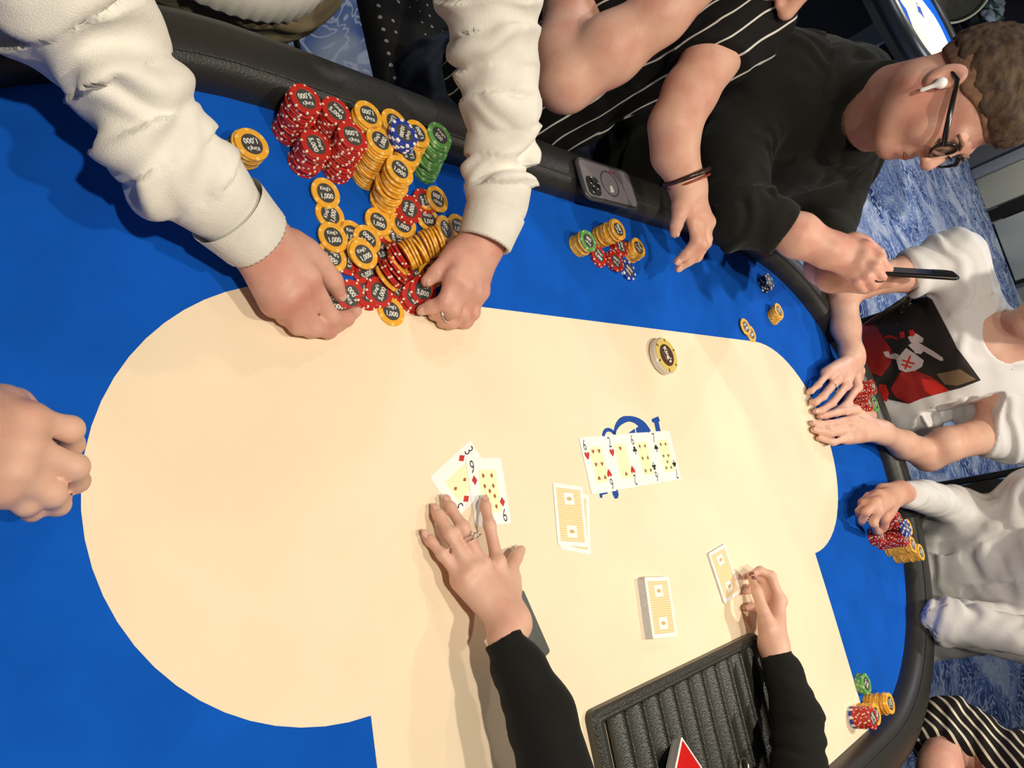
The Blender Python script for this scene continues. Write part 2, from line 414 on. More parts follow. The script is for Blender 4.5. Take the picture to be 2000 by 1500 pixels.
loose('red', 656, 592, 0, 'red chip under the left index finger', 0)
loose('red', 686, 577, T1, 'red chip pinched under the left thumb', 130, (0.02, -0.22, 1))
loose('red', 808, 533, 0, 'red chip showing a dark face between the hands', 90)
loose('red', 822, 540, T1, 'red chip beside the right thumb tip', 20)
loose('red', 842, 514, 0, 'red chip behind the right thumb', 45)
loose('yellow', 843, 533, 2 * T1, 'yellow chip under the right thumb', 0)
loose('red', 808, 583, 0.004, 'lowest red chip held in the right hand', 40, (-0.10, -0.20, 1))
loose('red', 812, 577, 0.0085, 'middle red chip held in the right hand', 40, (-0.10, -0.20, 1))
loose('red', 827, 566, 0.013, 'top red chip held in the right hand', -10, (-0.08, -0.22, 1))
# far stacks
stack('yellow', -0.022, 0.616, 8, 'short yellow stack capped by a green chip', cols={7: 'green'}, rz=D2R(150))
stack('red', 0.030, 0.604, 2, 'low red stack in front of the tall yellow one', topface=True)
stack('yellow', 0.050, 0.645, 14, 'tall yellow stack in front of the black phone', (-0.002, -0.004), rz=D2R(110))
stack('red', 0.073, 0.600, 3, 'little red stack between two yellow ones', topface=True)
stack('red', 0.095, 0.632, 4, 'little red stack behind the blue chips', topface=True, rz=D2R(90))
stack('blue', 0.112, 0.590, 2, 'low blue stack in front of the small yellow one', topface=True)
stack('yellow', 0.137, 0.628, 7, 'yellow stack by the low blue chips', (0, 0.002), rz=D2R(-60))
stack('black', 0.690, 0.632, 6, 'black stack in shade by the rail', (0.002, 0.004), topface=True)
stack('yellow', 0.688, 0.547, 7, 'short yellow stack near the right end of the rail', (-0.002, 0.008), rz=D2R(90))
for k, (u, v, z, lab) in enumerate([(1467.5, 651, 0, 'lower of two flat yellow chips at the cream edge'), (1457, 638, T1, 'upper of two flat yellow chips at the cream edge')]):
    X = px(u, v, z + CT); chip('yellow', X[0], X[1], z, lab, None, rz=0.4, face=True)
stack('red', 1.030, 0.350, 20, 'tall red stack behind the crossed hands, nearer the printed shirt', (0.004, 0.008), rz=1.0)
stack('red', 1.007, 0.314, 16, 'shorter red stack behind the crossed hands', (0.001, 0.001), rz=2.0)
stack('green', 1.049, 0.312, 16, 'dark green stack behind the red stacks of the printed shirt', jit=0.001)
stack('red', 0.886, -0.011, 8, 'low red stack under the reaching hand', rz=1.2)
stack('red', 0.918, 0.018, 20, 'red stack next to the grey cuff', rz=0.4)
stack('red', 0.925, -0.026, 20, 'red stack right beside the low red one', rz=2.4)
stack('blue', 0.921, -0.004, 3, 'blue chips on top of the two red stacks', z0=20 * CT + 0.0003, topface=True)
stack('yellow', 0.965, -0.048, 19, 'yellow stack nearest the low red stack', rz=1.1)
stack('yellow', 0.966, -0.006, 20, 'yellow stack nearest the grey hoodie', rz=0.3)
stack('yellow', 1.006, -0.072, 19, 'outermost yellow stack of the grey hoodie', rz=0.9)
stack('red', 0.511, -0.316, 13, 'red stack with blue and grey chips at its foot', cols={0: 'grey', 1: 'blue', 2: 'blue'}, rz=1.9)
stack('yellow', 0.553, -0.322, 10, 'shorter yellow stack by the red one with a blue foot', rz=1.0)
stack('yellow', 0.598, -0.316, 14, 'taller yellow stack at the corner of the rail', (0.003, 0), jit=0.0012, rz=1.3)
stack('green', 0.588, -0.273, 5, 'little green stack behind the corner yellow ones', rz=0.6)

# ------------------------------------------------------------------ playing cards
CW, CH, CTK = 0.063, 0.088, 0.00032
CARDMESH = prism('card', rounded_rect(CW, CH, 0.0032), 0, CTK, WHITE)
def suit_pts(s):
    if s == 'd': return [(0, .5), (.36, 0), (0, -.5), (-.36, 0)]
    if s == 'h': h = [(0, -.5), (.30, -.12), (.44, .14), (.42, .36), (.28, .48), (.12, .44), (0, .26)]
    if s == 's': h = [(0.16, -.5), (.06, -.36), (.05, -.16), (.18, -.22), (.36, -.18), (.44, -.02), (.36, .14), (0.14, .34), (0, .5)]; h = [(0, -.5)] + h
    if s == 'c': h = [(0, -.5), (.16, -.5), (.05, -.34), (.05, -.1), (.16, -.22), (.34, -.22), (.44, -.06), (.38, .1), (.24, .14), (.16, .12), (.24, .26), (.18, .44), (0, .5)]
    left = [(-x, y) for x, y in h[::-1] if x > 0]
    return h + left
_suit = {}
def suit_mesh(s, size, m):
    k = (s, size, m.name)
    if k not in _suit: _suit[k] = prism('pip', [(x * size, y * size) for x, y in suit_pts(s)], 0, 0.00005, m)
    return _suit[k]
PIPS = {2: [(0, 1), (0, -1)], 3: [(0, 1), (0, 0), (0, -1)], 6: [(-.6, 1), (.6, 1), (-.6, 0), (.6, 0), (-.6, -1), (.6, -1)],
        7: [(-.6, 1), (.6, 1), (-.6, 0), (.6, 0), (0, -.5), (-.6, -1), (.6, -1)],
        9: [(-.6, 1), (.6, 1), (-.6, .33), (.6, .33), (0, 0), (-.6, -.33), (.6, -.33), (-.6, -1), (.6, -1)]}
def face_card(rank, s, x, y, rz, z, label):
    c = bpy.data.objects.new('playing_card', CARDMESH); COL.objects.link(c); c.location = (x, y, z); c.rotation_euler = (0, 0, rz)
    tag(c, label, 'playing card')
    red = s in 'dh'; top = CTK + 0.00004
    p = add('centre_panel', PANEL, c, (0.002, 0, CTK))
    for (ux, uy) in PIPS[rank]:
        r = 0 if uy >= 0 or s == 'd' else PI
        add('pip', suit_mesh(s, 0.0072, OLIVERED if red else OLIVEINK), p, (ux * 0.0125, uy * 0.0205, 0.00009), (0, 0, r))
    for sg, r in ((1, 0), (-1, PI)):
        i = add('index', text_mesh(str(rank), 0.0250, INK, 0.00003, sx=0.66, bold=-0.00012), c, (-sg * 0.0222, sg * 0.0315, top), (0, 0, r))
        add('suit', suit_mesh(s, 0.0132, REDINK if red else INK), c, (-sg * 0.0215, sg * 0.0150, top), (0, 0, r))
    return c
PANEL = prism('centre_panel', rounded_rect(0.031, 0.056, 0.001), 0, 0.00005, YELLOWPANEL)
face_card(6, 'h', -0.1005, 0.2335, 0.012, 0.0012, 'six of hearts, leftmost of the four cards in a row')
face_card(2, 's' if False else 'h', -0.038, 0.2350, 0.006, 0.0016, 'two of hearts, second of the four cards in a row')
face_card(6, 'c', 0.0245, 0.2362, 0.0, 0.0012, 'six of clubs, third of the four cards in a row')
face_card(7, 's', 0.0865, 0.2368, -0.010, 0.0016, 'seven of spades, rightmost of the four cards in a row')
face_card(3, 'd', -0.3755, 0.2330, D2R(-60.5), 0.0008, 'three of diamonds lying askew under the nine of diamonds')
face_card(9, 'd', -0.3380, 0.2130, D2R(-2.9), 0.0014, "nine of diamonds under the dealer's fingertip")
# patterned backs
BACK = bpy.data.materials.new('card_back_pattern'); nt, b = nodes_of(BACK); b.inputs['Roughness'].default_value = 0.4
tc = nt.nodes.new('ShaderNodeTexCoord'); wv = nt.nodes.new('ShaderNodeTexChecker'); wv.inputs['Scale'].default_value = 420
mp = nt.nodes.new('ShaderNodeMapping'); mp.inputs['Rotation'].default_value = (0, 0, 0.785); mp.inputs['Location'].default_value = (1, 1, 1.003)
nt.links.new(tc.outputs['Object'], mp.inputs[0]); nt.links.new(mp.outputs[0], wv.inputs['Vector'])
wv.inputs['Color1'].default_value = (0.80, 0.52, 0.22, 1); wv.inputs['Color2'].default_value = (0.88, 0.74, 0.50, 1); nt.links.new(wv.outputs['Color'], b.inputs['Base Color'])
BACKPANEL = prism('back_print', rounded_rect(0.051, 0.076, 0.001), 0, 0.00005, BACK)
LABELP = prism('back_label', rounded_rect(0.021, 0.017, 0.002), 0, 0.00005, WHITE)
GOLDINK = mat('gold_ink', (0.62, 0.42, 0.14), 0.5)
LOGOP = [prism('back_mark', [(0.0035 * math.cos(a) * (1.6 if k % 2 else 1.0), 0.0028 * math.sin(a)) for a in np.linspace(0, 2 * PI, 12, endpoint=False)], 0, 0.00005, GOLDINK) for k in range(2)]
def back_print(parent, z):
    p = add('back_print', BACKPANEL, parent, (0, 0, z))
    for sg in (1, -1):
        l = add('back_label', LABELP, p, (0, sg * 0.0235, 0.00006), (0, 0, 0.1 if sg > 0 else PI))
        add('back_mark', LOGOP[1], p, (0, sg * 0.0235, 0.00012))
    return p
for (x, y, a, z, lab) in ((-0.1815, 0.1555, -16.4, 0.0008, 'face-down card peeking out under another beside the row of four'), (-0.189, 0.1650, -10.6, 0.0013, 'face-down card lying on another beside the row of four')):
    c = bpy.data.objects.new('playing_card', CARDMESH); COL.objects.link(c); c.location = (x, y, z); c.rotation_euler = (0, 0, D2R(a)); tag(c, lab, 'playing card'); back_print(c, CTK)
def deck(x, y, a, z, h, label, back=None):
    root = empty('card_deck', (x, y, z), D2R(a)); tag(root, label, 'card deck')
    n = max(3, int(h / 0.0007)); 
    v, f = [], []
    pts = rounded_rect(CW, CH, 0.0032); m = len(pts)
    for k in range(2 * n):
        s = 1.0 if k % 2 == 0 else 0.996
        jx, jy = (rng.normal(0, 0.00012), rng.normal(0, 0.00012)) if k % 2 == 0 else (0, 0)
        v += [(px_ * s + jx, py_ * s + jy, h * k / (2 * n - 1)) for px_, py_ in pts]
    f = [tuple(range(m - 1, -1, -1)), tuple(range((2 * n - 1) * m, 2 * n * m))]
    f += [(k * m + i, k * m + (i + 1) % m, (k + 1) * m + (i + 1) % m, (k + 1) * m + i) for k in range(2 * n - 1) for i in range(m)]
    blk = add('card_block', mesh_from('card_block', v, f, CARDEDGE), root)
    tc_ = add('top_card', CARDMESH, root, (0, 0, h))
    if back is None: back_print(root, h + CTK)
    else: add('back_print', prism('back_print', rounded_rect(0.056, 0.081, 0.002), 0, 0.00005, back), root, (0, 0, h + CTK))
    return root
d1 = deck(-0.045, 0.0065, -9.0, 0.0010, 0.0140, 'full deck of cards standing alone near the chip tray')
add('cut_card', CARDMESH, d1, (-0.0012, 0.0, -0.00034))
deck(0.177, 0.0215, 7.6, 0.0007, 0.0034, 'thin stub of cards by the fingers of the dealer')
cut = add('cut_card', prism('cut_card', rounded_rect(0.063, 0.088, 0.004), 0, 0.0012, DARKCARD), None, (-0.3280+0.0005, 0.0308, 0.0008), (0, 0, D2R(-17+34.5))); 
tag(cut, 'dark grey plastic cut card lying under the black left sleeve', 'cut card')

# ------------------------------------------------------------------ dealer button
btn = empty('dealer_button', (0.150, 0.4195, 0.0008), D2R(-68)); tag(btn, 'thick clear dealer button with gold rim and dark centre', 'dealer button')
ACRYL = mat('acrylic', (0.80, 0.74, 0.66), 0.15, trans=0.25, coat=0.4)
GOLDRIM = chip_mat('gold_rim', (0.72, 0.54, 0.14), (0.10, 0.07, 0.02), 6, 0.12, 1.30)
add('acrylic_puck', lathe('acrylic_puck', [(0, 0), (0.0325, 0), (0.035, 0.0025), (0.035, 0.0125), (0.0325, 0.015), (0, 0.015)], ACRYL, 48), btn)
add('gold_rim', lathe('gold_rim', [(0.021, 0.0151), (0.0215, 0.0156), (0.0325, 0.0156), (0.0328, 0.0151)], GOLDRIM, 48), btn)
fc = add('centre_face', lathe('centre_face', [(0, 0.0158), (0.0212, 0.0158), (0.0214, 0.0151)], mat('button_brown', (0.07, 0.035, 0.02), 0.35), 40), btn)
add('lettering', text_mesh("King's", 0.0135, LETTER, bold=0.0004), fc, (0, 0.0025, 0.0160))
add('lettering', text_mesh("CASINO", 0.0052, mat('button_tan', (0.36, 0.22, 0.14), 0.5)), fc, (0, -0.0085, 0.0160))

# ------------------------------------------------------------------ chip tray
tray = empty('chip_tray', (-0.014, -0.19, 0.0007)); tag(tray, 'black plastic chip tray with ten empty grooves', 'chip tray')
tx0, tx1, ty0, ty1 = -0.2315, 0.2290, -0.115, 0.103
outer = rounded_rect(tx1 - tx0, ty1 - ty0, 0.012); inner = rounded_rect(tx1 - tx0 - 0.056, ty1 - ty0 - 0.046, 0.004); cxo, cyo = (tx0 + tx1) / 2, (ty0 + ty1) / 2
loops = [(outer, 0.0), (outer, 0.012), (rounded_rect(tx1 - tx0 - .006, ty1 - ty0 - .006, .010), 0.0155), (rounded_rect(tx1 - tx0 - .020, ty1 - ty0 - .020, .006), 0.0155), (rounded_rect(tx1 - tx0 - .024, ty1 - ty0 - .024, .005), 0.0125), (rounded_rect(tx1 - tx0 - .030, ty1 - ty0 - .030, .004), 0.0130), (rounded_rect(tx1 - tx0 - .048, ty1 - ty0 - .036, .004), 0.0110), (inner, 0.0)]
m_ = len(outer); v = [(x + cxo, y + cyo, z) for lp, z in loops for x, y in lp]
f = [(k * m_ + i, k * m_ + (i + 1) % m_, (k + 1) * m_ + (i + 1) % m_, (k + 1) * m_ + i) for k in range(len(loops) - 1) for i in range(m_)]
add('frame', mesh_from('frame', v, f, BLACKPLASTIC), tray)
gy0, gy1 = ty0 + 0.020, ty1 - 0.020
gv, gf = [], []
secs = []
for i in range(13):
    a = PI * i / 12; secs.append((-0.0195 * math.cos(a), 0.0126 - 0.0120 * math.sin(a)))
secs = [(-0.0202, 0.0126)] + secs + [(0.0202, 0.0126)]
for yy in (gy0, gy1): gv += [(x, yy, z) for x, z in secs]
q = len(secs); gf = [(i, i + 1, q + i + 1, q + i) for i in range(q - 1)]
GROOVE = mesh_from('groove', gv, gf, BLACKPLASTIC, True)
for k in range(10): add('groove', GROOVE, tray, (-0.180 + 0.0402 * k, 0, 0))
rd = deck(-0.087, -0.207, 22, 0.0145, 0.015, 'red-backed card deck lying tilted in the chip tray', mat('red_back', (0.62, 0.012, 0.010), 0.3))
rd.rotation_euler = (D2R(-6), D2R(16), D2R(24)); rd.location = (-0.092, -0.222, 0.022)
ringm = mat('gold_wire', (0.75, 0.62, 0.38), 0.3, 0.9)
kr = add('key_ring', tube('key_ring', [(0.011 * math.cos(a), 0.011 * math.sin(a), 0.0025 * a / (4 * PI)) for a in np.linspace(0, 4 * PI, 48)], 0.0007, ringm, 6), None, (0.072, -0.258, 0.0135)); tag(kr, 'gold wire split ring lying in the chip tray', 'ring')

# ------------------------------------------------------------------ phone on the rail
def phone(name, loc, rot, label, body_m, w=0.0705, l=0.150):
    r = empty(name, loc); r.rotation_euler = rot; tag(r, label, 'phone')
    bm_ = bmesh.new(); pts = rounded_rect(l, w, 0.011, 6)
    add('body', prism('body', pts, 0, 0.0085, body_m), r)
    return r
CLEAR = mat('phone_back', (0.22, 0.20, 0.22), 0.12, coat=0.6)
ph = phone('phone', (0.046, 0.7275, 0.0425), (D2R(-1), 0, D2R(3)), 'phone in a clear case lying face down on the rail, lens cluster up', CLEAR)
add('case', tube('case', [(x, y, 0.005) for x, y in rounded_rect(0.155, 0.0755, 0.013, 6)], 0.0042, mat('case_clear', (0.05, 0.05, 0.055), 0.2), 8, closed=True), ph)
isl = add('camera_island', prism('camera_island', rounded_rect(0.034, 0.036, 0.009), 0, 0.0022, mat('island_glass', (0.03, 0.032, 0.034), 0.1)), ph, (-0.052, -0.0150, 0.0085))
for (lx, ly) in ((-0.0075, 0.0085), (-0.0075, -0.0085), (0.0085, 0.0)):
    le = add('lens', lathe('lens', [(0.0072, 0), (0.0072, 0.0016), (0.0060, 0.0018), (0.0052, 0.0010), (0, 0.0008)], mat('lens_glass', (0.01, 0.01, 0.012), 0.05, coat=1.0), 20), isl, (lx, ly, 0.0022))
    add('lens_ring', tube('lens_ring', [(0.0070 * math.cos(a), 0.0070 * math.sin(a), 0.0017) for a in np.linspace(0, 2 * PI, 24, endpoint=False)], 0.0005, mat('steel', (0.6, 0.6, 0.58), 0.25, 1.0), 6, closed=True), isl, (lx, ly, 0.0022))
add('magnet_ring', tube('magnet_ring', [(0.0245 * math.cos(a) + 0.002, 0.0245 * math.sin(a), 0.0087) for a in np.linspace(0, 2 * PI, 40, endpoint=False)], 0.0012, mat('ring_grey', (0.05, 0.045, 0.05), 0.4), 6, closed=True), ph)
add('sticker', prism('sticker', [(-0.006, -0.018), (0.006, -0.016), (0.005, -0.003), (-0.002, -0.004)], 0, 0.0002, mat('sticker_white', (0.7, 0.68, 0.66), 0.4)), ph, (0.003, 0, 0.0086))
for dx in (0.014, 0.026): add('red_mark', prism('red_mark', rounded_rect(0.007, 0.004, 0.0015), 0, 0.0002, mat('red_mark', (0.40, 0.03, 0.05), 0.4)), ph, (dx, 0.026, 0.0086))

# ================================================================== bodies
# Bodies and clothes are grown from smoothly blended round cones and ellipsoids on a grid, then meshed.
def ray(u, v, d):
    return CAM_C + d * (CAM_R.T @ np.array([(u - 1000) / CAM_F, (v - 750) / CAM_F, 1.0]))
def V3(*a): return np.array(a, float)
def unit(a): a = np.asarray(a, float); return a / (np.linalg.norm(a) + 1e-12)
class Solid:
    def __init__(s, h=0.005): s.h = h; s.prims = []
    def cone(s, a, ra, b, rb, k=0.01, op='u'):
        s.prims.append(('c', np.asarray(a, float), float(ra), np.asarray(b, float), float(rb), k, op)); return s
    def chain(s, pts, k=0.01):
        for (a, ra), (b, rb) in zip(pts[:-1], pts[1:]): s.cone(a, ra, b, rb, k)
        return s
    def ell(s, c, r, R=None, k=0.01, op='u'):
        s.prims.append(('e', np.asarray(c, float), np.asarray(r, float), np.eye(3) if R is None else np.asarray(R, float), None, k, op)); return s
    def plane(s, p, n, rad=9.0):            # keep the side the normal points away from, only within rad of p
        s.prims.append(('p', np.asarray(p, float), unit(n), rad, None, 0, 'i')); return s
    def bbox(s, q):
        if q[0] == 'c': return np.minimum(q[1] - q[2], q[3] - q[4]), np.maximum(q[1] + q[2], q[3] + q[4])
        e = np.sqrt(((q[3] * q[2][None, :]) ** 2).sum(1)) if q[3] is not None else q[2]
        return q[1] - e, q[1] + e
    def mesh(s, smooth=1):
        h = s.h
        bb = [s.bbox(q) for q in s.prims if q[6] == 'u']
        lo = np.min([b[0] for b in bb], 0) - 4 * h; hi = np.max([b[1] for b in bb], 0) + 4 * h
        n = np.ceil((hi - lo) / h).astype(int) + 1
        F = np.full(n, 1.0, np.float32)
        for q in s.prims:
            k = q[5]
            if q[0] == 'p':
                if q[3] > 5: i0 = np.zeros(3, int); i1 = n
                else:
                    i0 = np.clip(((q[1] - q[3] - lo) / h).astype(int), 0, n); i1 = np.clip(((q[1] + q[3] - lo) / h).astype(int) + 1, 0, n)
            else:
                a, b = s.bbox(q); m = k + 2.5 * h
                i0 = np.clip(((a - m - lo) / h).astype(int), 0, n); i1 = np.clip(((b + m - lo) / h).astype(int) + 2, 0, n)
            if np.any(i1 <= i0): continue
            X = (lo[0] + h * np.arange(i0[0], i1[0]))[:, None, None]; Y = (lo[1] + h * np.arange(i0[1], i1[1]))[None, :, None]; Z = (lo[2] + h * np.arange(i0[2], i1[2]))[None, None, :]
            sl = (slice(i0[0], i1[0]), slice(i0[1], i1[1]), slice(i0[2], i1[2]))
            if q[0] == 'c':
                A, ra, Bp, rb = q[1:5]; ab = Bp - A; L2 = ab @ ab + 1e-12
                px_, py_, pz_ = X - A[0], Y - A[1], Z - A[2]
                t = np.clip((px_ * ab[0] + py_ * ab[1] + pz_ * ab[2]) / L2, 0, 1)
                d = np.sqrt((px_ - t * ab[0]) ** 2 + (py_ - t * ab[1]) ** 2 + (pz_ - t * ab[2]) ** 2) - (ra + t * (rb - ra))
            elif q[0] == 'e':
                c, r, R = q[1:4]; px_, py_, pz_ = X - c[0], Y - c[1], Z - c[2]
                u = [(px_ * R[0, i] + py_ * R[1, i] + pz_ * R[2, i]) for i in range(3)]
                k0 = np.sqrt((u[0] / r[0]) ** 2 + (u[1] / r[1]) ** 2 + (u[2] / r[2]) ** 2)
                k1 = np.sqrt((u[0] / r[0] ** 2) ** 2 + (u[1] / r[1] ** 2) ** 2 + (u[2] / r[2] ** 2) ** 2) + 1e-9
                d = k0 * (k0 - 1.0) / k1
            else:
                d = (X - q[1][0]) * q[2][0] + (Y - q[1][1]) * q[2][1] + (Z - q[1][2]) * q[2][2]
            G = F[sl]
            if q[6] == 'u':
                if k > 0:
                    w = np.maximum(k - np.abs(G - d), 0) / k; F[sl] = np.minimum(G, d) - w * w * k * 0.25
                else: F[sl] = np.minimum(G, d)
            elif q[6] == 's':
                if k > 0:
                    w = np.maximum(k - np.abs(G + d), 0) / k; F[sl] = np.maximum(G, -d) + w * w * k * 0.25
                else: F[sl] = np.maximum(G, -d)
            else: F[sl] = np.maximum(G, d)
        return surface_nets(F, lo, h, smooth)
def surface_nets(F, lo, h, smooth=1):
    neg = F < 0; n = np.array(F.shape)
    c = np.zeros(n - 1, np.uint8)
    cs = [(i, j, k) for i in (0, 1) for j in (0, 1) for k in (0, 1)]
    for (i, j, k) in cs: c += neg[i:n[0] - 1 + i, j:n[1] - 1 + j, k:n[2] - 1 + k]
    cells = np.argwhere((c > 0) & (c < 8))
    ids = np.full(n - 1, -1, np.int32); ids[tuple(cells.T)] = np.arange(len(cells))
    acc = np.zeros((len(cells), 3)); cnt = np.zeros(len(cells))
    fv = {q: F[cells[:, 0] + q[0], cells[:, 1] + q[1], cells[:, 2] + q[2]] for q in cs}
    for a in cs:
        for ax in range(3):
            if a[ax]: continue
            b = list(a); b[ax] = 1; b = tuple(b)
            f0, f1 = fv[a], fv[b]; m = (f0 < 0) != (f1 < 0)
            t = f0[m] / (f0[m] - f1[m])
            p = np.tile(np.array(a, float), (m.sum(), 1)); p[:, ax] += t
            acc[m] += p; cnt[m] += 1
    V = lo + h * (cells + acc / cnt[:, None])
    Q = []
    for ax in range(3):
        o1, o2 = (ax + 1) % 3, (ax + 2) % 3
        sa = [slice(None)] * 3; sb = [slice(None)] * 3; sa[ax] = slice(0, -1); sb[ax] = slice(1, None)
        d = neg[tuple(sa)] != neg[tuple(sb)]
        e = np.argwhere(d)
        e = e[(e[:, o1] > 0) & (e[:, o2] > 0) & (e[:, o1] < n[o1] - 1) & (e[:, o2] < n[o2] - 1)]
        s0 = neg[tuple(e.T)]
        def cid(d1, d2):
            q = e.copy(); q[:, o1] -= d1; q[:, o2] -= d2; return ids[tuple(q.T)]
        q = np.stack([cid(1, 1), cid(0, 1), cid(0, 0), cid(1, 0)], 1)
        q[~s0] = q[~s0][:, ::-1]
        Q.append(q)
    Q = np.concatenate(Q)
    E = np.concatenate([Q[:, [0, 1]], Q[:, [1, 2]], Q[:, [2, 3]], Q[:, [3, 0]]])
    for _ in range(smooth):
        S_ = np.stack([np.bincount(E[:, 0], V[E[:, 1], i], len(V)) + np.bincount(E[:, 1], V[E[:, 0], i], len(V)) for i in range(3)], 1)
        deg = np.bincount(E[:, 0], minlength=len(V)) + np.bincount(E[:, 1], minlength=len(V))
        V = 0.5 * V + 0.5 * S_ / deg[:, None]
    return V, Q
def normals(V, Q):
    d1 = V[Q[:, 2]] - V[Q[:, 0]]; d2 = V[Q[:, 3]] - V[Q[:, 1]]; nf = np.cross(d1, d2)
    N = np.stack([sum(np.bincount(Q[:, j], nf[:, i], len(V)) for j in range(4)) for i in range(3)], 1)
    return N / (np.linalg.norm(N, axis=1)[:, None] + 1e-12)
def fast_mesh(name, V, Q, m):
    me = bpy.data.meshes.new(name)
    me.vertices.add(len(V)); me.vertices.foreach_set('co', np.asarray(V, np.float32).ravel())
    k = Q.shape[1]
    me.loops.add(Q.size); me.loops.foreach_set('vertex_index', np.asarray(Q, np.int32).ravel())
    me.polygons.add(len(Q)); me.polygons.foreach_set('loop_start', np.arange(0, Q.size, k, dtype=np.int32)); me.polygons.foreach_set('loop_total', np.full(len(Q), k, np.int32))
    me.polygons.foreach_set('use_smooth', np.ones(len(Q), bool))
    me.update(calc_edges=True); me.validate()
    if m: me.materials.append(m)
    return me
_lat = np.random.default_rng(3).random((32, 32, 32))
def vnoise(P):
    i = np.floor(P).astype(int); f = P - i; f = f * f * (3 - 2 * f); r = 0
    for a in (0, 1):
        for b_ in (0, 1):
            for c in (0, 1):
                w = (f[:, 0] if a else 1 - f[:, 0]) * (f[:, 1] if b_ else 1 - f[:, 1]) * (f[:, 2] if c else 1 - f[:, 2])
                r = r + w * _lat[(i[:, 0] + a) % 32, (i[:, 1] + b_) % 32, (i[:, 2] + c) % 32]
    return r
def folds(V, Q, segs, seed=0, keep=None):
    """wrinkle a garment: segs = (a, b, folds per metre, amplitude); every vertex follows its nearest segment"""
    N = normals(V, Q); best = np.full(len(V), 9.0); D = np.zeros(len(V)); r = np.random.default_rng(seed)
    for (a, b_, fr, am) in segs:
        a = np.asarray(a, float); b_ = np.asarray(b_, float); ab = b_ - a; L = np.linalg.norm(ab); ax = ab / L
        t = np.clip((V - a) @ ax, 0, L); d = np.linalg.norm(V - a - t[:, None] * ax, axis=1)
        up = unit(np.cross(ax, [0.3, 0.2, 1.0])); w = np.cross(ax, up); th = np.arctan2((V - a) @ w, (V - a) @ up)
        ph = r.uniform(0, 6.28, 6); tt = (V - a) @ ax
        s = 6.283 * fr * tt + 1.5 * np.sin(th + ph[0]) + 0.9 * np.sin(2 * th + ph[1]) + 5.0 * vnoise(V * 9 + seed) + 2.5 * vnoise(V * 22 + 7)
        g = 0.62 * np.sin(s) + 0.38 * np.sin(1.73 * s + ph[2] + 1.2 * np.sin(th + ph[3]))
        g = np.sign(g) * np.abs(g) ** 0.8
        env = np.clip(1.8 * vnoise(V * 7 + 13 + seed) - 0.25, 0.08, 1.25)
        val = am * g * env + am * 0.5 * (vnoise(V * 30 + 3) - 0.5)
        m = d < best; D[m] = val[m]; best[m] = d[m]
    if keep is not None: D = D * keep(V)
    return V + N * D[:, None]
def skin_mat(name, col, red):
    m = bpy.data.materials.new(name); MATS[name] = m; nt, b = nodes_of(m)
    tc = nt.nodes.new('ShaderNodeTexCoord'); n1 = nt.nodes.new('ShaderNodeTexNoise'); n1.inputs['Scale'].default_value = 22; n1.inputs['Detail'].default_value = 5
    nt.links.new(tc.outputs['Object'], n1.inputs['Vector'])
    mx = nt.nodes.new('ShaderNodeMix'); mx.data_type = 'RGBA'; mx.inputs[6].default_value = (*col, 1); mx.inputs[7].default_value = (*red, 1)
    rp = nt.nodes.new('ShaderNodeMapRange'); rp.inputs[1].default_value = 0.42; rp.inputs[2].default_value = 0.75; nt.links.new(n1.outputs['Fac'], rp.inputs[0]); nt.links.new(rp.outputs[0], mx.inputs[0])
    nt.links.new(mx.outputs[2], b.inputs['Base Color'])
    n2 = nt.nodes.new('ShaderNodeTexNoise'); n2.inputs['Scale'].default_value = 260; nt.links.new(tc.outputs['Object'], n2.inputs['Vector'])
    bp = nt.nodes.new('ShaderNodeBump'); bp.inputs['Strength'].default_value = 0.12; bp.inputs['Distance'].default_value = 0.002; nt.links.new(n2.outputs['Fac'], bp.inputs['Height']); nt.links.new(bp.outputs['Normal'], b.inputs['Normal'])
    b.inputs['Roughness'].default_value = 0.48; b.inputs['Specular IOR Level'].default_value = 0.35
    b.inputs['Subsurface Weight'].default_value = 0.12; b.inputs['Subsurface Radius'].default_value = (1.0, 0.35, 0.2); b.inputs['Subsurface Scale'].default_value = 0.006
    return m
SKIN_A = skin_mat('skin_warm', (0.66, 0.385, 0.285), (0.58, 0.27, 0.20))
SKIN_B = skin_mat('skin_rosy', (0.66, 0.37, 0.285), (0.58, 0.24, 0.185))
SKIN_C = skin_mat('skin_light', (0.70, 0.43, 0.325), (0.62, 0.32, 0.24))
NAIL = mat('nail', (0.68, 0.40, 0.32), 0.25)
DARKNAIL = mat('dark_nail', (0.20, 0.07, 0.05), 0.25)
_nail = None
def nail_mesh(m):
    bm_ = bmesh.new(); bmesh.ops.create_uvsphere(bm_, u_segments=12, v_segments=8, radius=1.0)
    bmesh.ops.scale(bm_, vec=(0.0052, 0.0066, 0.0016), verts=bm_.verts)
    return bm_mesh('fingernail', bm_, m, True)
NAILMESH = nail_mesh(NAIL); DNAILMESH = nail_mesh(DARKNAIL)
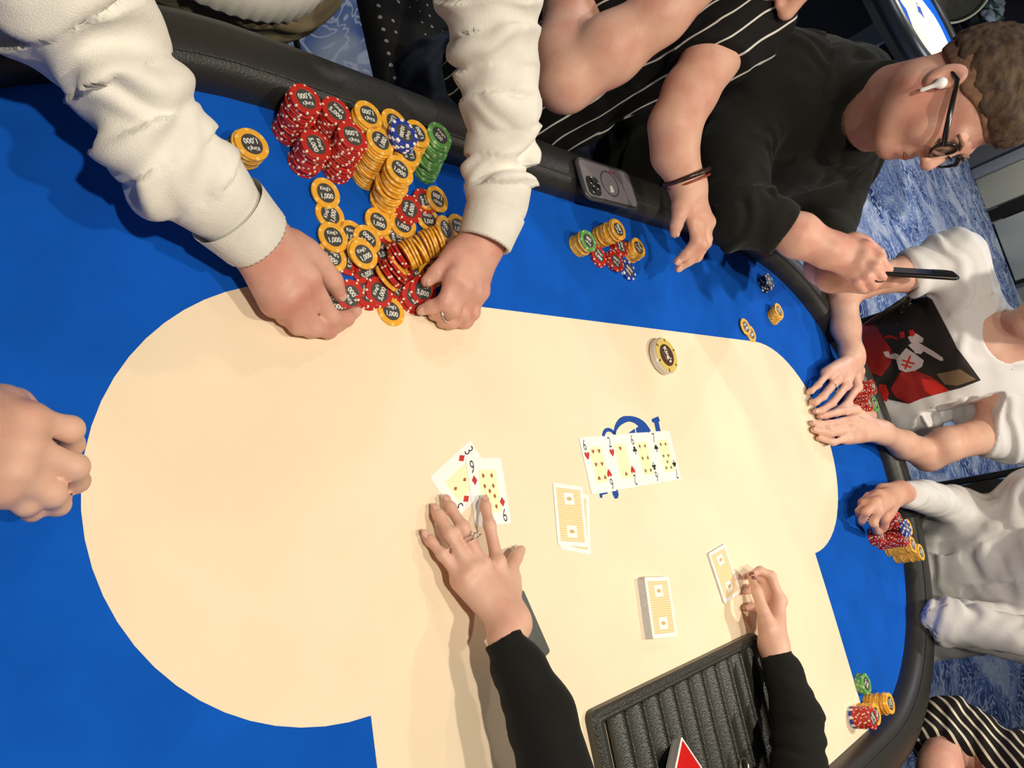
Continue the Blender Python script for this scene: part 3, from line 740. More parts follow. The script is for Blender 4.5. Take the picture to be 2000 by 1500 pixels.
# finger polylines are given as image point + height, i.e. real points in space
def hand(S, wrist, mcp, fing, thumb, s=1.0, wrist_w=0.0115, thick=1.0):
    P = lambda q: q if isinstance(q, np.ndarray) else px(*q)
    W = P(wrist); M = [P(q) for q in mcp]; lat = unit(M[0] - M[-1]); fwd = unit(sum(M) / 4 - W); D = np.cross(lat, fwd)
    if D[2] < 0: D = -D
    tips = []
    nm = len(M)
    for i, m_ in enumerate(M):
        off = lat * wrist_w * (1 - 2 * i / (nm - 1)) * s
        S.cone(W + off - D * 0.002, 0.0185 * s * thick, m_ - D * 0.005, 0.0125 * s * thick, 0.016)
    S.cone(W * 0.45 + M[-1] * 0.55 - D * 0.008, 0.014 * s * thick, M[-1] - D * 0.009, 0.0115 * s * thick, 0.014)
    T = [P(q) for q in thumb]
    S.cone(W * 0.6 + T[0] * 0.4 - D * 0.004, 0.017 * s * thick, T[0] * 0.5 + T[1] * 0.5, 0.0165 * s * thick, 0.016)
    for m_ in M: S.ell(m_ + D * 0.0045, (0.0085 * s,) * 3, k=0.010)
    rr = [0.0107, 0.0097, 0.0087, 0.0072]
    for i, fg in enumerate(fing):
        pts = [M[i] - D * 0.003] + [P(q) for q in fg]; sc = s * (0.86 if i == 3 else 1.0)
        if len(pts) == 3: pts = [pts[0], pts[1], pts[1] * 0.42 + pts[2] * 0.58 + D * 0.002, pts[2]]
        for j in range(3):
            S.cone(pts[j], rr[j] * sc, pts[j + 1], rr[j + 1] * sc, 0.0045 if j else 0.007)
            if j: S.ell(pts[j] + D * 0.001, (rr[j] * sc * 1.0,) * 3, k=0.004)
        tips.append((pts[3], unit(pts[3] - pts[2]), rr[3] * sc))
    tr = [0.0165, 0.0125, 0.0112, 0.0085]
    if len(T) == 3: T = [T[0], T[1], T[1] * 0.45 + T[2] * 0.55, T[2]]
    for j in range(3): S.cone(T[j], tr[j] * s, T[j + 1], tr[j + 1] * s, 0.009 if j == 0 else 0.004)
    tips.append((T[3], unit(T[3] - T[2]), tr[3] * s))
    return W, D, lat, tips
def nails(parent, tips, D, me=None, skip=(), toward=None):
    for i, (p, d, r) in enumerate(tips):
        if i in skip: continue
        D2 = D if toward is None else toward
        n = unit(D2 - d * (D2 @ d)); x = np.cross(d, n)
        o = bpy.data.objects.new('fingernail', me or NAILMESH); link(o, parent)
        mw = Matrix(((x[0], d[0], n[0], 0), (x[1], d[1], n[1], 0), (x[2], d[2], n[2], 0), (0, 0, 0, 1)))
        mw.translation = Vector(p - d * 0.0015 + n * r * 0.82)
        o.matrix_local = mw
def arm(S, pts, k=0.02, flat=None):
    S.chain(pts, k); return S
def finish(S, name, m, parent=None, smooth=1, fold=None, seed=0, keep=None):
    V, Q = S.mesh(smooth)
    if fold: V = folds(V, Q, fold, seed, keep)
    o = bpy.data.objects.new(name, fast_mesh(name, V, Q, m)); link(o, parent)
    return o
def ring_band(name, c, axis, r, w, m, parent, sx=1.0):
    ax = unit(axis); u = unit(np.cross(ax, [0.2, 0.5, 0.9])); v = np.cross(ax, u)
    return add(name, tube(name, [c + r * (sx * u * math.cos(a) + v * math.sin(a)) for a in np.linspace(0, 2 * PI, 28, endpoint=False)], w, m, 8, closed=True), parent)
SILVER = mat('silver', (0.80, 0.76, 0.70), 0.2, 1.0)
OFFWHITE = mat('offwhite_fleece', (0.80, 0.77, 0.70), 0.92, var=0.05, vscale=30, bump=0.35, bscale=700, spec=0.1, sheen=0.2)
BLACKCLOTH = mat('black_jersey', (0.010, 0.010, 0.009), 0.9, bump=0.3, bscale=600, spec=0.15, sheen=0.05)
OLIVEBLACK = mat('black_sweater', (0.009, 0.0095, 0.007), 0.9, bump=0.3, bscale=500, spec=0.15, sheen=0.06)
GREYWHITE = mat('pale_grey_jersey', (0.62, 0.61, 0.60), 0.9, var=0.06, vscale=20, bump=0.3, bscale=600, spec=0.1)
TEE = mat('white_cotton', (0.78, 0.77, 0.77), 0.9, bump=0.25, bscale=600, spec=0.1)
JEANS = mat('dark_denim', (0.012, 0.018, 0.035), 0.9, var=0.3, vscale=60, bump=0.4, bscale=500)
KHAKI = mat('khaki_cotton', (0.26, 0.21, 0.12), 0.9, var=0.1, vscale=30, bump=0.3, bscale=500)
def legs(person, hipL, hipR, kneeL, kneeR, m, name='trousers', seed=1, pelvis=0.13):
    S = Solid(0.008)
    for h_, k_ in ((hipL, kneeL), (hipR, kneeR)):
        h_, k_ = V3(*h_), V3(*k_); foot = V3(k_[0], k_[1], FLOOR + 0.10)
        S.chain([(h_, 0.095), (h_ * 0.4 + k_ * 0.6, 0.082), (k_, 0.068), (k_ * 0.5 + foot * 0.5, 0.062), (foot, 0.055)], 0.03)
    c = (V3(*hipL) + V3(*hipR)) / 2
    S.cone(V3(*hipL), pelvis * 0.85, V3(*hipR), pelvis * 0.85, 0.05); S.cone(c, pelvis, c + V3(0, 0, 0.14), pelvis, 0.05)
    o = finish(S, name, m, person, fold=[(hipL, kneeL, 12, 0.005), (hipR, kneeR, 12, 0.005)], seed=seed)
    for k_ in (kneeL, kneeR):
        s = Solid(0.008); f = V3(k_[0], k_[1], FLOOR + 0.045); d = unit(V3(k_[0], k_[1], 0) - V3(c[0], c[1], 0) + V3(0, 1e-3, 0))
        s.chain([(f - d * 0.05, 0.040), (f + d * 0.06, 0.038), (f + d * 0.15, 0.034)], 0.02); s.plane(V3(0, 0, FLOOR + 0.012), (0, 0, -1))
        finish(s, 'shoe', mat('shoe_black', (0.02, 0.02, 0.02), 0.5), person)
    return o
def head(S, c, f, u, s=1.0, nose=1.0):
    """skull, brow, nose, lips, jaw, ears and neck around c; f = facing, u = crown"""
    f = unit(f); u = unit(np.asarray(u) - f * (np.asarray(u) @ f)); x = np.cross(f, u)
    R = np.stack([x, f, u], 1); P = lambda a, b_, c_: c + R @ (np.array([a, b_, c_]) * s)
    S.ell(P(0, -0.014, 0.036), np.array((0.077, 0.098, 0.088)) * s, R, 0.02)
    S.ell(P(0, 0.022, -0.028), np.array((0.062, 0.070, 0.086)) * s, R, 0.025)
    for g in (-1, 1):
        S.cone(P(g * 0.052, -0.004, -0.055), 0.024 * s, P(g * 0.018, 0.066, -0.097), 0.021 * s, 0.025)
        S.ell(P(g * 0.036, 0.062, -0.034), np.array((0.028, 0.024, 0.030)) * s, R, 0.02)
    S.ell(P(0, 0.080, -0.098), np.array((0.022, 0.017, 0.018)) * s, R, 0.018)
    S.cone(P(-0.034, 0.080, 0.020), 0.013 * s, P(0.034, 0.080, 0.020), 0.013 * s, 0.018)
    for g in (-1, 1):
        S.ell(P(g * 0.031, 0.098, 0.000), np.array((0.017, 0.014, 0.011)) * s, R, 0.012, 's')
        S.ell(P(g * 0.031, 0.078, -0.001), np.array((0.0125, 0.0125, 0.0115)) * s, R, 0.003)
        S.cone(P(g * 0.020, 0.088, 0.007), 0.003 * s, P(g * 0.043, 0.082, 0.006), 0.003 * s, 0.004)
    S.cone(P(0, 0.086, 0.014), 0.0095 * s, P(0, 0.112 * nose, -0.026), 0.0125 * s, 0.010)
    S.ell(P(0, 0.112 * nose, -0.030), np.array((0.0125, 0.0115, 0.0110)) * s, R, 0.006)
    for g in (-1, 1): S.ell(P(g * 0.013, 0.101, -0.033), np.array((0.0085, 0.011, 0.008)) * s, R, 0.005)
    S.cone(P(-0.016, 0.090, -0.061), 0.0070 * s, P(0.016, 0.090, -0.061), 0.0070 * s, 0.008)
    S.cone(P(-0.014, 0.089, -0.074), 0.0075 * s, P(0.014, 0.089, -0.074), 0.0075 * s, 0.008)
    S.cone(P(-0.022, 0.096, -0.0672), 0.0022 * s, P(0.022, 0.096, -0.0672), 0.0022 * s, 0.004, 's')
    for g in (-1, 1):
        S.ell(P(g * 0.079, -0.010, -0.002), np.array((0.010, 0.021, 0.032)) * s, R, 0.006)
        S.ell(P(g * 0.090, -0.004, 0.002), np.array((0.009, 0.012, 0.020)) * s, R, 0.003, 's')
        S.ell(P(g * 0.082, -0.004, -0.026), np.array((0.008, 0.010, 0.010)) * s, R, 0.006)
    return P, R
def hair_cap(name, P, R, c, m, parent, s=1.0, up=0.010, front=0.055, seed=2, h=0.005, low=-0.005, fringe=0.012, openr=0.062):
    S = Solid(h)
    S.ell(P(0, -0.016, 0.038), np.array((0.080, 0.1005, 0.090 + up)) * s, R, 0)
    S.ell(P(0, 0.030, 0.085), np.array((0.062, 0.055, 0.034 + fringe)) * s, R, 0.02)
    S.cone(P(-0.10, 0.120, -0.030), openr * s, P(0.10, 0.120, -0.030), openr * s, 0.006, 's')       # open over the face
    S.plane(P(0, -0.02, low), -(R[:, 2] * 1.0 + R[:, 1] * (-0.45)))
    V, Q = S.mesh(1); N = normals(V, Q)
    loc = (V - c) @ R
    V = V + N * ((vnoise(loc * np.array([260, 60, 160])) - 0.5) * 0.006 + (vnoise(loc * np.array([90, 30, 60]) + 5) - 0.5) * 0.008)[:, None]
    o = bpy.data.objects.new(name, fast_mesh(name, V, Q, m)); link(o, parent); return o

# ------------------------------------------------------------------ player in the off-white sweatshirt
S = Solid(0.0032)
wR = px(490, 452, 0.070); eR = px(128, 10, 0.165); sR = V3(-0.80, 0.90, 0.42)
wL = px(946, 462, 0.072); eL = px(960, 30, 0.20); sL = V3(-0.44, 0.93, 0.44)
SR = [(px(475, 441, 0.078), 0.033), (px(418, 384, 0.095), 0.0355), (px(388, 357, 0.102), 0.041), (px(331, 312, 0.112), 0.0465), (px(288, 245, 0.122), 0.0460), (px(232, 150, 0.135), 0.0465), (px(150, 20, 0.155), 0.054), (px(100, -60, 0.175), 0.058), (sR, 0.078)]
SL = [(px(956, 447, 0.082), 0.0345), (px(974, 398, 0.098), 0.0375), (px(972, 360, 0.108), 0.0440), (px(981, 318, 0.120), 0.0410), (px(985, 257, 0.140), 0.0465), (px(976, 200, 0.155), 0.0510), (px(974, 135, 0.170), 0.0510), (px(965, 69, 0.190), 0.0560), (px(955, 0, 0.205), 0.061), (px(960, -70, 0.235), 0.064), (sL, 0.078)]
W1, D1, l1, tips1 = hand(S, (500, 462, 0.066), [(604, 540, 0.062), (582, 566, 0.060), (560, 584, 0.052), (538, 592, 0.042)],
    [[(646, 620, 0.030), (676, 622, 0.018), (694, 609, 0.012)], [(612, 640, 0.026), (642, 646, 0.014), (664, 636, 0.009)], [(582, 636, 0.022), (606, 644, 0.012), (626, 638, 0.009)], [(555, 618, 0.018), (572, 630, 0.011), (588, 628, 0.009)]],
    [(570, 478, 0.056), (622, 512, 0.050), (650, 548, 0.040), (664, 577, 0.028)], 1.02)
W2, D2, l2, tips2 = hand(S, (944, 474, 0.066), [(890, 541, 0.062), (908, 560, 0.062), (924, 570, 0.056), (938, 570, 0.046)],
    [[(868, 590, 0.044), (842, 600, 0.026), (823, 606, 0.016)], [(884, 606, 0.040), (864, 616, 0.022), (846, 616, 0.012)], [(904, 614, 0.034), (882, 630, 0.018), (862, 631, 0.009)], [(924, 612, 0.028), (911, 630, 0.015), (899, 634, 0.009)]],
    [(905, 487, 0.056), (878, 506, 0.052), (853, 533, 0.042), (834, 549, 0.032)], 1.02)
for w, ch in ((W1, SR), (W2, SL)): S.chain([(w, 0.025)] + [(q, r_ * 0.55) for q, r_ in ch], 0.02)
nk = V3(-0.62, 0.88, 0.50); hd = V3(-0.60, 0.78, 0.66)
S.cone(sR, 0.06, sL, 0.06, 0.05); S.cone(V3(-0.62, 0.95, 0.30), 0.12, V3(-0.61, 1.02, 0.05), 0.12, 0.06); S.cone(nk, 0.058, hd + V3(0, 0.03, -0.08), 0.056, 0.03)
P_, R_ = head(S, hd, (0.05, -0.80, -0.6), (0, -0.5, 0.86))
p1 = finish(S, 'person', SKIN_B); tag(p1, 'player in an off-white sweatshirt leaning over, raking chips with both hands', 'person')
nails(p1, tips1, D1, skip=(1, 2, 3)); nails(p1, tips2, D2, skip=(1, 2, 3))
hair_cap('hair', P_, R_, hd, mat('brown_hair', (0.09, 0.05, 0.025), 0.7), p1)
ring_band('finger_ring', px(872, 611, 0.030), px(846, 616, 0.012) - px(884, 606, 0.040), 0.0112, 0.0016, SILVER, p1)
S = Solid(0.0042)
S.chain(SR, 0.012); S.chain(SL, 0.012)
S.cone(sR, 0.085, sL, 0.085, 0.05); S.ell(V3(-0.62, 0.97, 0.34), (0.20, 0.14, 0.18), k=0.06); S.ell(V3(-0.605, 1.02, 0.10), (0.185, 0.145, 0.20), k=0.06); S.cone(nk - V3(0, 0, 0.06), 0.08, nk, 0.072, 0.03)
S.plane(V3(-0.6, 0.95, 0.005), (0.0, -0.1, -1))
S.plane(px(476, 443, 0.076), SR[0][0] - SR[1][0], 0.09); S.plane(px(955, 450, 0.08), SL[0][0] - SL[1][0], 0.09)
fr = []
for ch in (SR, SL):
    for (a, _), (b, _) in zip(ch[2:-1], ch[3:]): fr.append((a, b, 13, 0.0105))
    fr.append((ch[0][0], ch[1][0], 1, 0.0008)); fr.append((ch[1][0], ch[2][0], 1, 0.0010))
fr.append((V3(-0.62, 1.0, 0.05), V3(-0.62, 0.95, 0.45), 10, 0.006))
sw = finish(S, 'sweatshirt', OFFWHITE, p1, fold=fr, seed=4); sw['label'] = 'off-white fleece sweatshirt'
for ch in (SR, SL):                                            # ribbed cuffs
    a, b = ch[0][0], ch[1][0]; ax = unit(a - b); u = unit(np.cross(ax, [0.1, 0.2, 1])); v = np.cross(ax, u); cv, cf_ = [], []
    for j, (t, rr) in enumerate(((-0.024, 0.0415), (-0.018, 0.0405), (0.0, 0.0385), (0.018, 0.0370), (0.022, 0.0345), (0.018, 0.0310), (0.0, 0.030))):
        for k in range(72):
            an = 2 * PI * k / 72; r_ = rr + (0.0006 * math.cos(36 * an) if 1 <= j <= 4 else 0)
            cv.append(a + ax * t * 1.0 + r_ * (u * math.cos(an) + v * math.sin(an)))
        if j:
            for k in range(72): cf_.append(((j - 1) * 72 + k, (j - 1) * 72 + (k + 1) % 72, j * 72 + (k + 1) % 72, j * 72 + k))
    add('cuff', mesh_from('cuff', cv, cf_, OFFWHITE, True), p1)
hv, hf = [], []
for j, (z, gr) in enumerate(((0.014, 0.0), (0.008, 0.006), (-0.05, 0.004), (-0.056, 0.0), (-0.056, -0.012))):
    for k in range(120):
        an = 2 * PI * k / 120; rr = 1 + 0.012 * math.cos(60 * an) * (1 if 0 < j < 3 else 0)
        hv.append((-0.605 + (0.176 + gr) * rr * math.cos(an), 1.02 + (0.138 + gr) * rr * math.sin(an), z))
    if j:
        for k in range(120): hf.append(((j - 1) * 120 + k, (j - 1) * 120 + (k + 1) % 120, j * 120 + (k + 1) % 120, j * 120 + k))
add('hem', mesh_from('hem', hv, hf, OFFWHITE, True), p1)
legs(p1, (-0.70, 1.03, -0.06), (-0.51, 1.03, -0.06), (-0.71, 1.06, -0.38), (-0.50, 1.08, -0.38), KHAKI)

# ------------------------------------------------------------------ dealer
S = Solid(0.0030)
Wd, Dd, ld, tipsd = hand(S, (998, 1218, 0.060), [(974, 1098, 0.042), (946, 1103, 0.045), (921, 1113, 0.042), (903, 1130, 0.034)],
    [[(956, 1026, 0.030), (948, 990, 0.018), (946, 977, 0.012)], [(904, 1030, 0.036), (880, 992, 0.020), (870, 976, 0.012)], [(878, 1044, 0.030), (857, 1008, 0.016), (849, 994, 0.010)], [(864, 1084, 0.024), (840, 1056, 0.013), (829, 1044, 0.009)]],
    [(996, 1152, 0.040), (997, 1112, 0.032), (1008, 1088, 0.022), (1018, 1074, 0.016)], 0.76, wrist_w=0.008, thick=0.98)
We, De, le_, tipse = hand(S, (1513, 1262, 0.052), [(1526, 1172, 0.056), (1520, 1182, 0.044), (1511, 1197, 0.034), (1500, 1215, 0.026)],
    [[(1506, 1124, 0.052), (1484, 1114, 0.040), (1465, 1124, 0.030)], [(1490, 1130, 0.034), (1470, 1124, 0.024), (1455, 1126, 0.016)], [(1482, 1150, 0.022), (1466, 1150, 0.014), (1456, 1156, 0.010)], [(1476, 1186, 0.018), (1464, 1186, 0.012), (1456, 1188, 0.009)]],
    [(1502, 1232, 0.050), (1491, 1194, 0.056), (1478, 1156, 0.048), (1469, 1133, 0.036)], 0.82, wrist_w=0.008)
eD1 = V3(-0.40, -0.20, 0.10); sD1 = V3(-0.24, -0.58, 0.34); eD2 = V3(0.06, -0.34, 0.09); sD2 = V3(0.12, -0.62, 0.34)
wd1, wd2 = px(990, 1236, 0.064), px(1514, 1272, 0.054)
A1 = [(px(984, 1250, 0.066), 0.0225), (px(1016, 1310, 0.076), 0.0290), (px(1056, 1395, 0.088), 0.0365), (eD1 * 0.7 + px(1056, 1395, 0.088) * 0.3, 0.043), (eD1, 0.047), (sD1, 0.065)]
A2 = [(px(1518, 1282, 0.056), 0.0250), (px(1530, 1315, 0.060), 0.0300), (px(1556, 1400, 0.075), 0.0390), (eD2, 0.046), (sD2, 0.065)]
for w, ch in ((Wd, A1), (We, A2)): S.chain([(w, 0.019)] + [(q, r_ * 0.58) for q, r_ in ch], 0.02)
S.cone(sD1, 0.055, sD2, 0.055, 0.04); S.cone(V3(-0.06, -0.64, 0.28), 0.10, V3(-0.06, -0.66, -0.1), 0.11, 0.05); S.cone(V3(-0.06, -0.62, 0.40), 0.052, V3(-0.06, -0.60, 0.50), 0.05, 0.03)
P_, R_ = head(S, V3(-0.06, -0.58, 0.585), (0.0, 0.9, -0.45), (0, 0.4, 0.9), 0.94)
pd = finish(S, 'person', SKIN_C); tag(pd, 'dealer in black sleeves spreading one hand over the shown cards', 'person')
nails(pd, tipsd, Dd, skip=(4,)); nails(pd, tipse, De, DNAILMESH, skip=(1, 2, 3), toward=V3(-0.3, 0.2, 0.9))
ring_band('finger_ring', px(926, 1052, 0.043), px(902, 1020, 0.036) - px(938, 1074, 0.047), 0.0104, 0.0009, SILVER, pd)
ring_band('finger_ring', px(921, 1045, 0.042), px(902, 1020, 0.036) - px(938, 1074, 0.047), 0.0102, 0.0008, SILVER, pd)
hair_cap('hair', P_, R_, V3(-0.06, -0.58, 0.585), mat('dark_hair', (0.03, 0.02, 0.012), 0.6), pd, 0.94)
S = Solid(0.0040)
S.chain(A1, 0.012); S.chain(A2, 0.012); S.cone(sD1, 0.075, sD2, 0.075, 0.05); S.ell(V3(-0.06, -0.65, 0.18), (0.18, 0.12, 0.22), k=0.05); S.ell(V3(-0.06, -0.66, -0.08), (0.17, 0.125, 0.2), k=0.05)
S.plane(px(990, 1241, 0.064), A1[0][0] - A1[1][0], 0.07); S.plane(px(1516, 1276, 0.055), A2[0][0] - A2[1][0], 0.07); S.plane(V3(0, 0, -0.20), (0, 0, -1))
fr = [(a, b, 26, 0.0024) for ch in (A1, A2) for (a, _), (b, _) in zip(ch[:-1], ch[1:])] + [(V3(-0.06, -0.66, -0.1), V3(-0.06, -0.64, 0.3), 10, 0.004)]
s_ = finish(S, 'shirt', BLACKCLOTH, pd, fold=fr, seed=9); s_['label'] = 'black long-sleeved top'
legs(pd, (-0.15, -0.70, -0.24), (0.03, -0.70, -0.24), (-0.17, -0.42, -0.22), (0.05, -0.42, -0.22), mat('black_trousers', (0.015, 0.015, 0.016), 0.9))

# ------------------------------------------------------------------ hand at the left edge
S = Solid(0.0030)
Wz, Dz, lz, tipsz = hand(S, (-95, 860, 0.085), [(60, 818, 0.078), (52, 872, 0.080), (30, 922, 0.076), (2, 955, 0.066)],
    [[(136, 838, 0.062), (140, 868, 0.034), (120, 880, 0.020)], [(146, 912, 0.062), (150, 940, 0.034), (130, 948, 0.018)], [(100, 965, 0.056), (112, 985, 0.032), (95, 988, 0.018)], [(50, 985, 0.048), (62, 998, 0.030), (50, 1000, 0.018)]],
    [(-30, 800, 0.07), (30, 790, 0.045), (80, 830, 0.028), (110, 850, 0.020)], 1.02)
ez = V3(-1.12, 0.32, 0.20); sz = V3(-1.38, 0.40, 0.42)
S.chain([(Wz, 0.027), (ez, 0.042), (sz, 0.05)], 0.02); S.cone(sz, 0.06, V3(-1.40, 0.70, 0.42), 0.06, 0.04); S.cone(V3(-1.42, 0.55, 0.36), 0.11, V3(-1.44, 0.55, 0.0), 0.11, 0.05); S.cone(V3(-1.40, 0.55, 0.45), 0.056, V3(-1.38, 0.55, 0.55), 0.054, 0.03)
P_, R_ = head(S, V3(-1.36, 0.55, 0.64), (0.9, -0.1, -0.3), (0.3, 0, 0.9))
pz = finish(S, 'person', SKIN_C); tag(pz, 'player at the left edge of whom only a closed hand shows', 'person')
hair_cap('hair', P_, R_, V3(-1.36, 0.55, 0.64), MATS['brown_hair'], pz)
S = Solid(0.007); S.chain([(Wz * 0.35 + ez * 0.65, 0.045), (ez, 0.054), (sz, 0.075), (V3(-1.40, 0.70, 0.42), 0.075), (V3(-1.2, 0.72, 0.1), 0.05)], 0.03); S.ell(V3(-1.43, 0.55, 0.16), (0.13, 0.19, 0.30), k=0.05)
finish(S, 'jumper', mat('navy_knit', (0.02, 0.03, 0.06), 0.9), pz, fold=[(ez, sz, 14, 0.004), (V3(-1.43, 0.55, -0.1), V3(-1.43, 0.55, 0.4), 10, 0.004)], seed=2)
legs(pz, (-1.46, 0.46, -0.24), (-1.46, 0.64, -0.24), (-1.20, 0.44, -0.24), (-1.20, 0.66, -0.24), JEANS)

# ------------------------------------------------------------------ player in the black pinstriped tee
def stripe_mat(name, n, freq, width, base, line, rough=0.85, warp=0.0):
    m = bpy.data.materials.new(name); MATS[name] = m; nt, b = nodes_of(m); L = nt.links
    tc = nt.nodes.new('ShaderNodeTexCoord'); dp = nt.nodes.new('ShaderNodeVectorMath'); dp.operation = 'DOT_PRODUCT'; dp.inputs[1].default_value = tuple(unit(n))
    L.new(tc.outputs['Object'], dp.inputs[0])
    src = dp.outputs['Value']
    if warp:
        nz = nt.nodes.new('ShaderNodeTexNoise'); nz.inputs['Scale'].default_value = 5; L.new(tc.outputs['Object'], nz.inputs['Vector'])
        ml = nt.nodes.new('ShaderNodeMath'); ml.operation = 'MULTIPLY_ADD'; ml.inputs[1].default_value = warp; L.new(nz.outputs['Fac'], ml.inputs[0]); L.new(src, ml.inputs[2]); src = ml.outputs[0]
    f = nt.nodes.new('ShaderNodeMath'); f.operation = 'MULTIPLY'; f.inputs[1].default_value = freq; L.new(src, f.inputs[0])
    g = nt.nodes.new('ShaderNodeMath'); g.operation = 'FRACT'; L.new(f.outputs[0], g.inputs[0])
    c = nt.nodes.new('ShaderNodeMath'); c.operation = 'LESS_THAN'; c.inputs[1].default_value = width; L.new(g.outputs[0], c.inputs[0])
    mx = nt.nodes.new('ShaderNodeMix'); mx.data_type = 'RGBA'; mx.inputs[6].default_value = (*base, 1); mx.inputs[7].default_value = (*line, 1); L.new(c.outputs[0], mx.inputs[0])
    L.new(mx.outputs[2], b.inputs['Base Color']); b.inputs['Roughness'].default_value = rough; b.inputs['Specular IOR Level'].default_value = 0.2
    return m
S = Solid(0.0042)
w2 = ray(1343, 350, 1.24)
W, D, l_, tips = hand(S, ray(1346, 372, 1.24), [ray(1352, 418, 1.235), ray(1365, 422, 1.24), ray(1376, 426, 1.25), ray(1384, 434, 1.265)],
    [[ray(1360, 470, 1.235), ray(1340, 496, 1.245), ray(1322, 511, 1.25)], [ray(1371, 478, 1.245), ray(1345, 510, 1.26), ray(1325, 525, 1.265)], [ray(1379, 474, 1.265), ray(1362, 502, 1.28), ray(1346, 512, 1.285)], [ray(1382, 468, 1.285), ray(1370, 490, 1.295), ray(1360, 500, 1.30)]],
    [ray(1335, 388, 1.225), ray(1327, 420, 1.215), ray(1321, 440, 1.22), ray(1318, 456, 1.225)], 0.98)
AR = [(ray(1344, 360, 1.24), 0.0265), (ray(1318, 300, 1.22), 0.037), (ray(1318, 245, 1.205), 0.041), (ray(1348, 180, 1.205), 0.043), (ray(1388, 115, 1.205), 0.044), (ray(1455, 30, 1.23), 0.050)]
AL = [(ray(1400, -62, 1.10), 0.030), (ray(1290, 28, 1.13), 0.042), (ray(1190, 98, 1.155), 0.052), (ray(1105, 160, 1.17), 0.046), (ray(1100, 110, 1.19), 0.05), (ray(1128, 20, 1.24), 0.055), (ray(1160, -110, 1.31), 0.064)]
S.chain([(W, 0.024)] + AR, 0.02); S.chain(AL, 0.02)
shR, shL = AR[-1][0], AL[-1][0]
nk = (shR + shL) / 2 + V3(0.0, -0.02, 0.07); hc = nk + V3(0.02, -0.06, 0.15)
S.cone(shR, 0.06, shL, 0.06, 0.05); S.cone(nk - V3(0, -0.05, 0.10), 0.11, V3(0.08, 1.12, -0.2), 0.12, 0.06); S.cone(nk, 0.06, hc - V3(0, -0.02, 0.08), 0.058, 0.03)
hq = ray(1405, -66, 1.10); dq = unit(ray(1400, -62, 1.10) - ray(1190, 98, 1.155)); lq = unit(np.cross(dq, V3(0.2, -0.9, 0.3)))
hand(S, hq, [hq + dq * 0.085 + lq * q for q in (0.027, 0.009, -0.010, -0.027)], [[hq + dq * 0.115 + lq * q + V3(0, 0.02, 0.0), hq + dq * 0.095 + lq * q + V3(0, 0.05, 0.01)] for q in (0.027, 0.009, -0.010, -0.027)],
    [hq + dq * 0.03 + lq * 0.03, hq + dq * 0.06 + lq * 0.05, hq + dq * 0.09 + lq * 0.05], 0.95)
P_, R_ = head(S, hc, (0.1, -0.9, -0.3), (0, -0.3, 0.95))
p2 = finish(S, 'person', SKIN_A); tag(p2, 'player in a black pinstriped tee resting an elbow on the rail', 'person')
hair_cap('hair', P_, R_, hc, MATS['dark_hair'], p2)
nails(p2, tips, D, skip=(2, 3))
bc = ray(1341, 345, 1.238); bx = ray(1344, 372, 1.24) - ray(1330, 325, 1.23)
ring_band('bracelet', bc, bx, 0.0385, 0.0046, mat('bracelet_dark', (0.035, 0.015, 0.012), 0.3), p2)
ring_band('bracelet', bc + unit(bx) * 0.009, bx, 0.0375, 0.0022, mat('bracelet_red', (0.25, 0.05, 0.03), 0.3), p2)
PIN = stripe_mat('black_pinstripe', np.cross(ray(1060, 262, 1.0) - CAM_C, ray(1490, 5, 1.0) - CAM_C), 33, 0.095, (0.008, 0.008, 0.008), (0.62, 0.61, 0.58), warp=0.05)
S = Solid(0.0055)
S.cone(shR, 0.075, shL, 0.075, 0.05); S.chain([(AR[-1][0], 0.080), (ray(1400, 100, 1.208), 0.058), (ray(1375, 138, 1.205), 0.056)], 0.03); S.chain([(AL[-1][0], 0.076), (ray(1140, -50, 1.28), 0.066)], 0.03)
S.ell(V3(0.115, 1.03, 0.14), (0.20, 0.135, 0.20), k=0.06); S.ell(V3(0.09, 1.06, -0.08), (0.195, 0.165, 0.20), k=0.06); S.cone(nk - V3(0, -0.03, 0.10), 0.10, nk - V3(0, 0, 0.03), 0.075, 0.03)
S.plane(V3(0, 0, -0.20), (0, -0.2, -1)); S.plane(ray(1382, 122, 1.205), ray(1372, 185, 1.20) - ray(1388, 110, 1.215), 0.085)
o = finish(S, 'tee_shirt', PIN, p2, fold=[(V3(0.09, 1.1, -0.2), V3(0.12, 1.0, 0.3), 9, 0.007), (shR, ray(1392, 112, 1.23), 14, 0.003)], seed=6); o['label'] = 'black tee with thin white pinstripes'
legs(p2, (0.0, 1.10, -0.26), (0.19, 1.10, -0.26), (-0.04, 0.82, -0.24), (0.24, 0.82, -0.24), JEANS, seed=3)

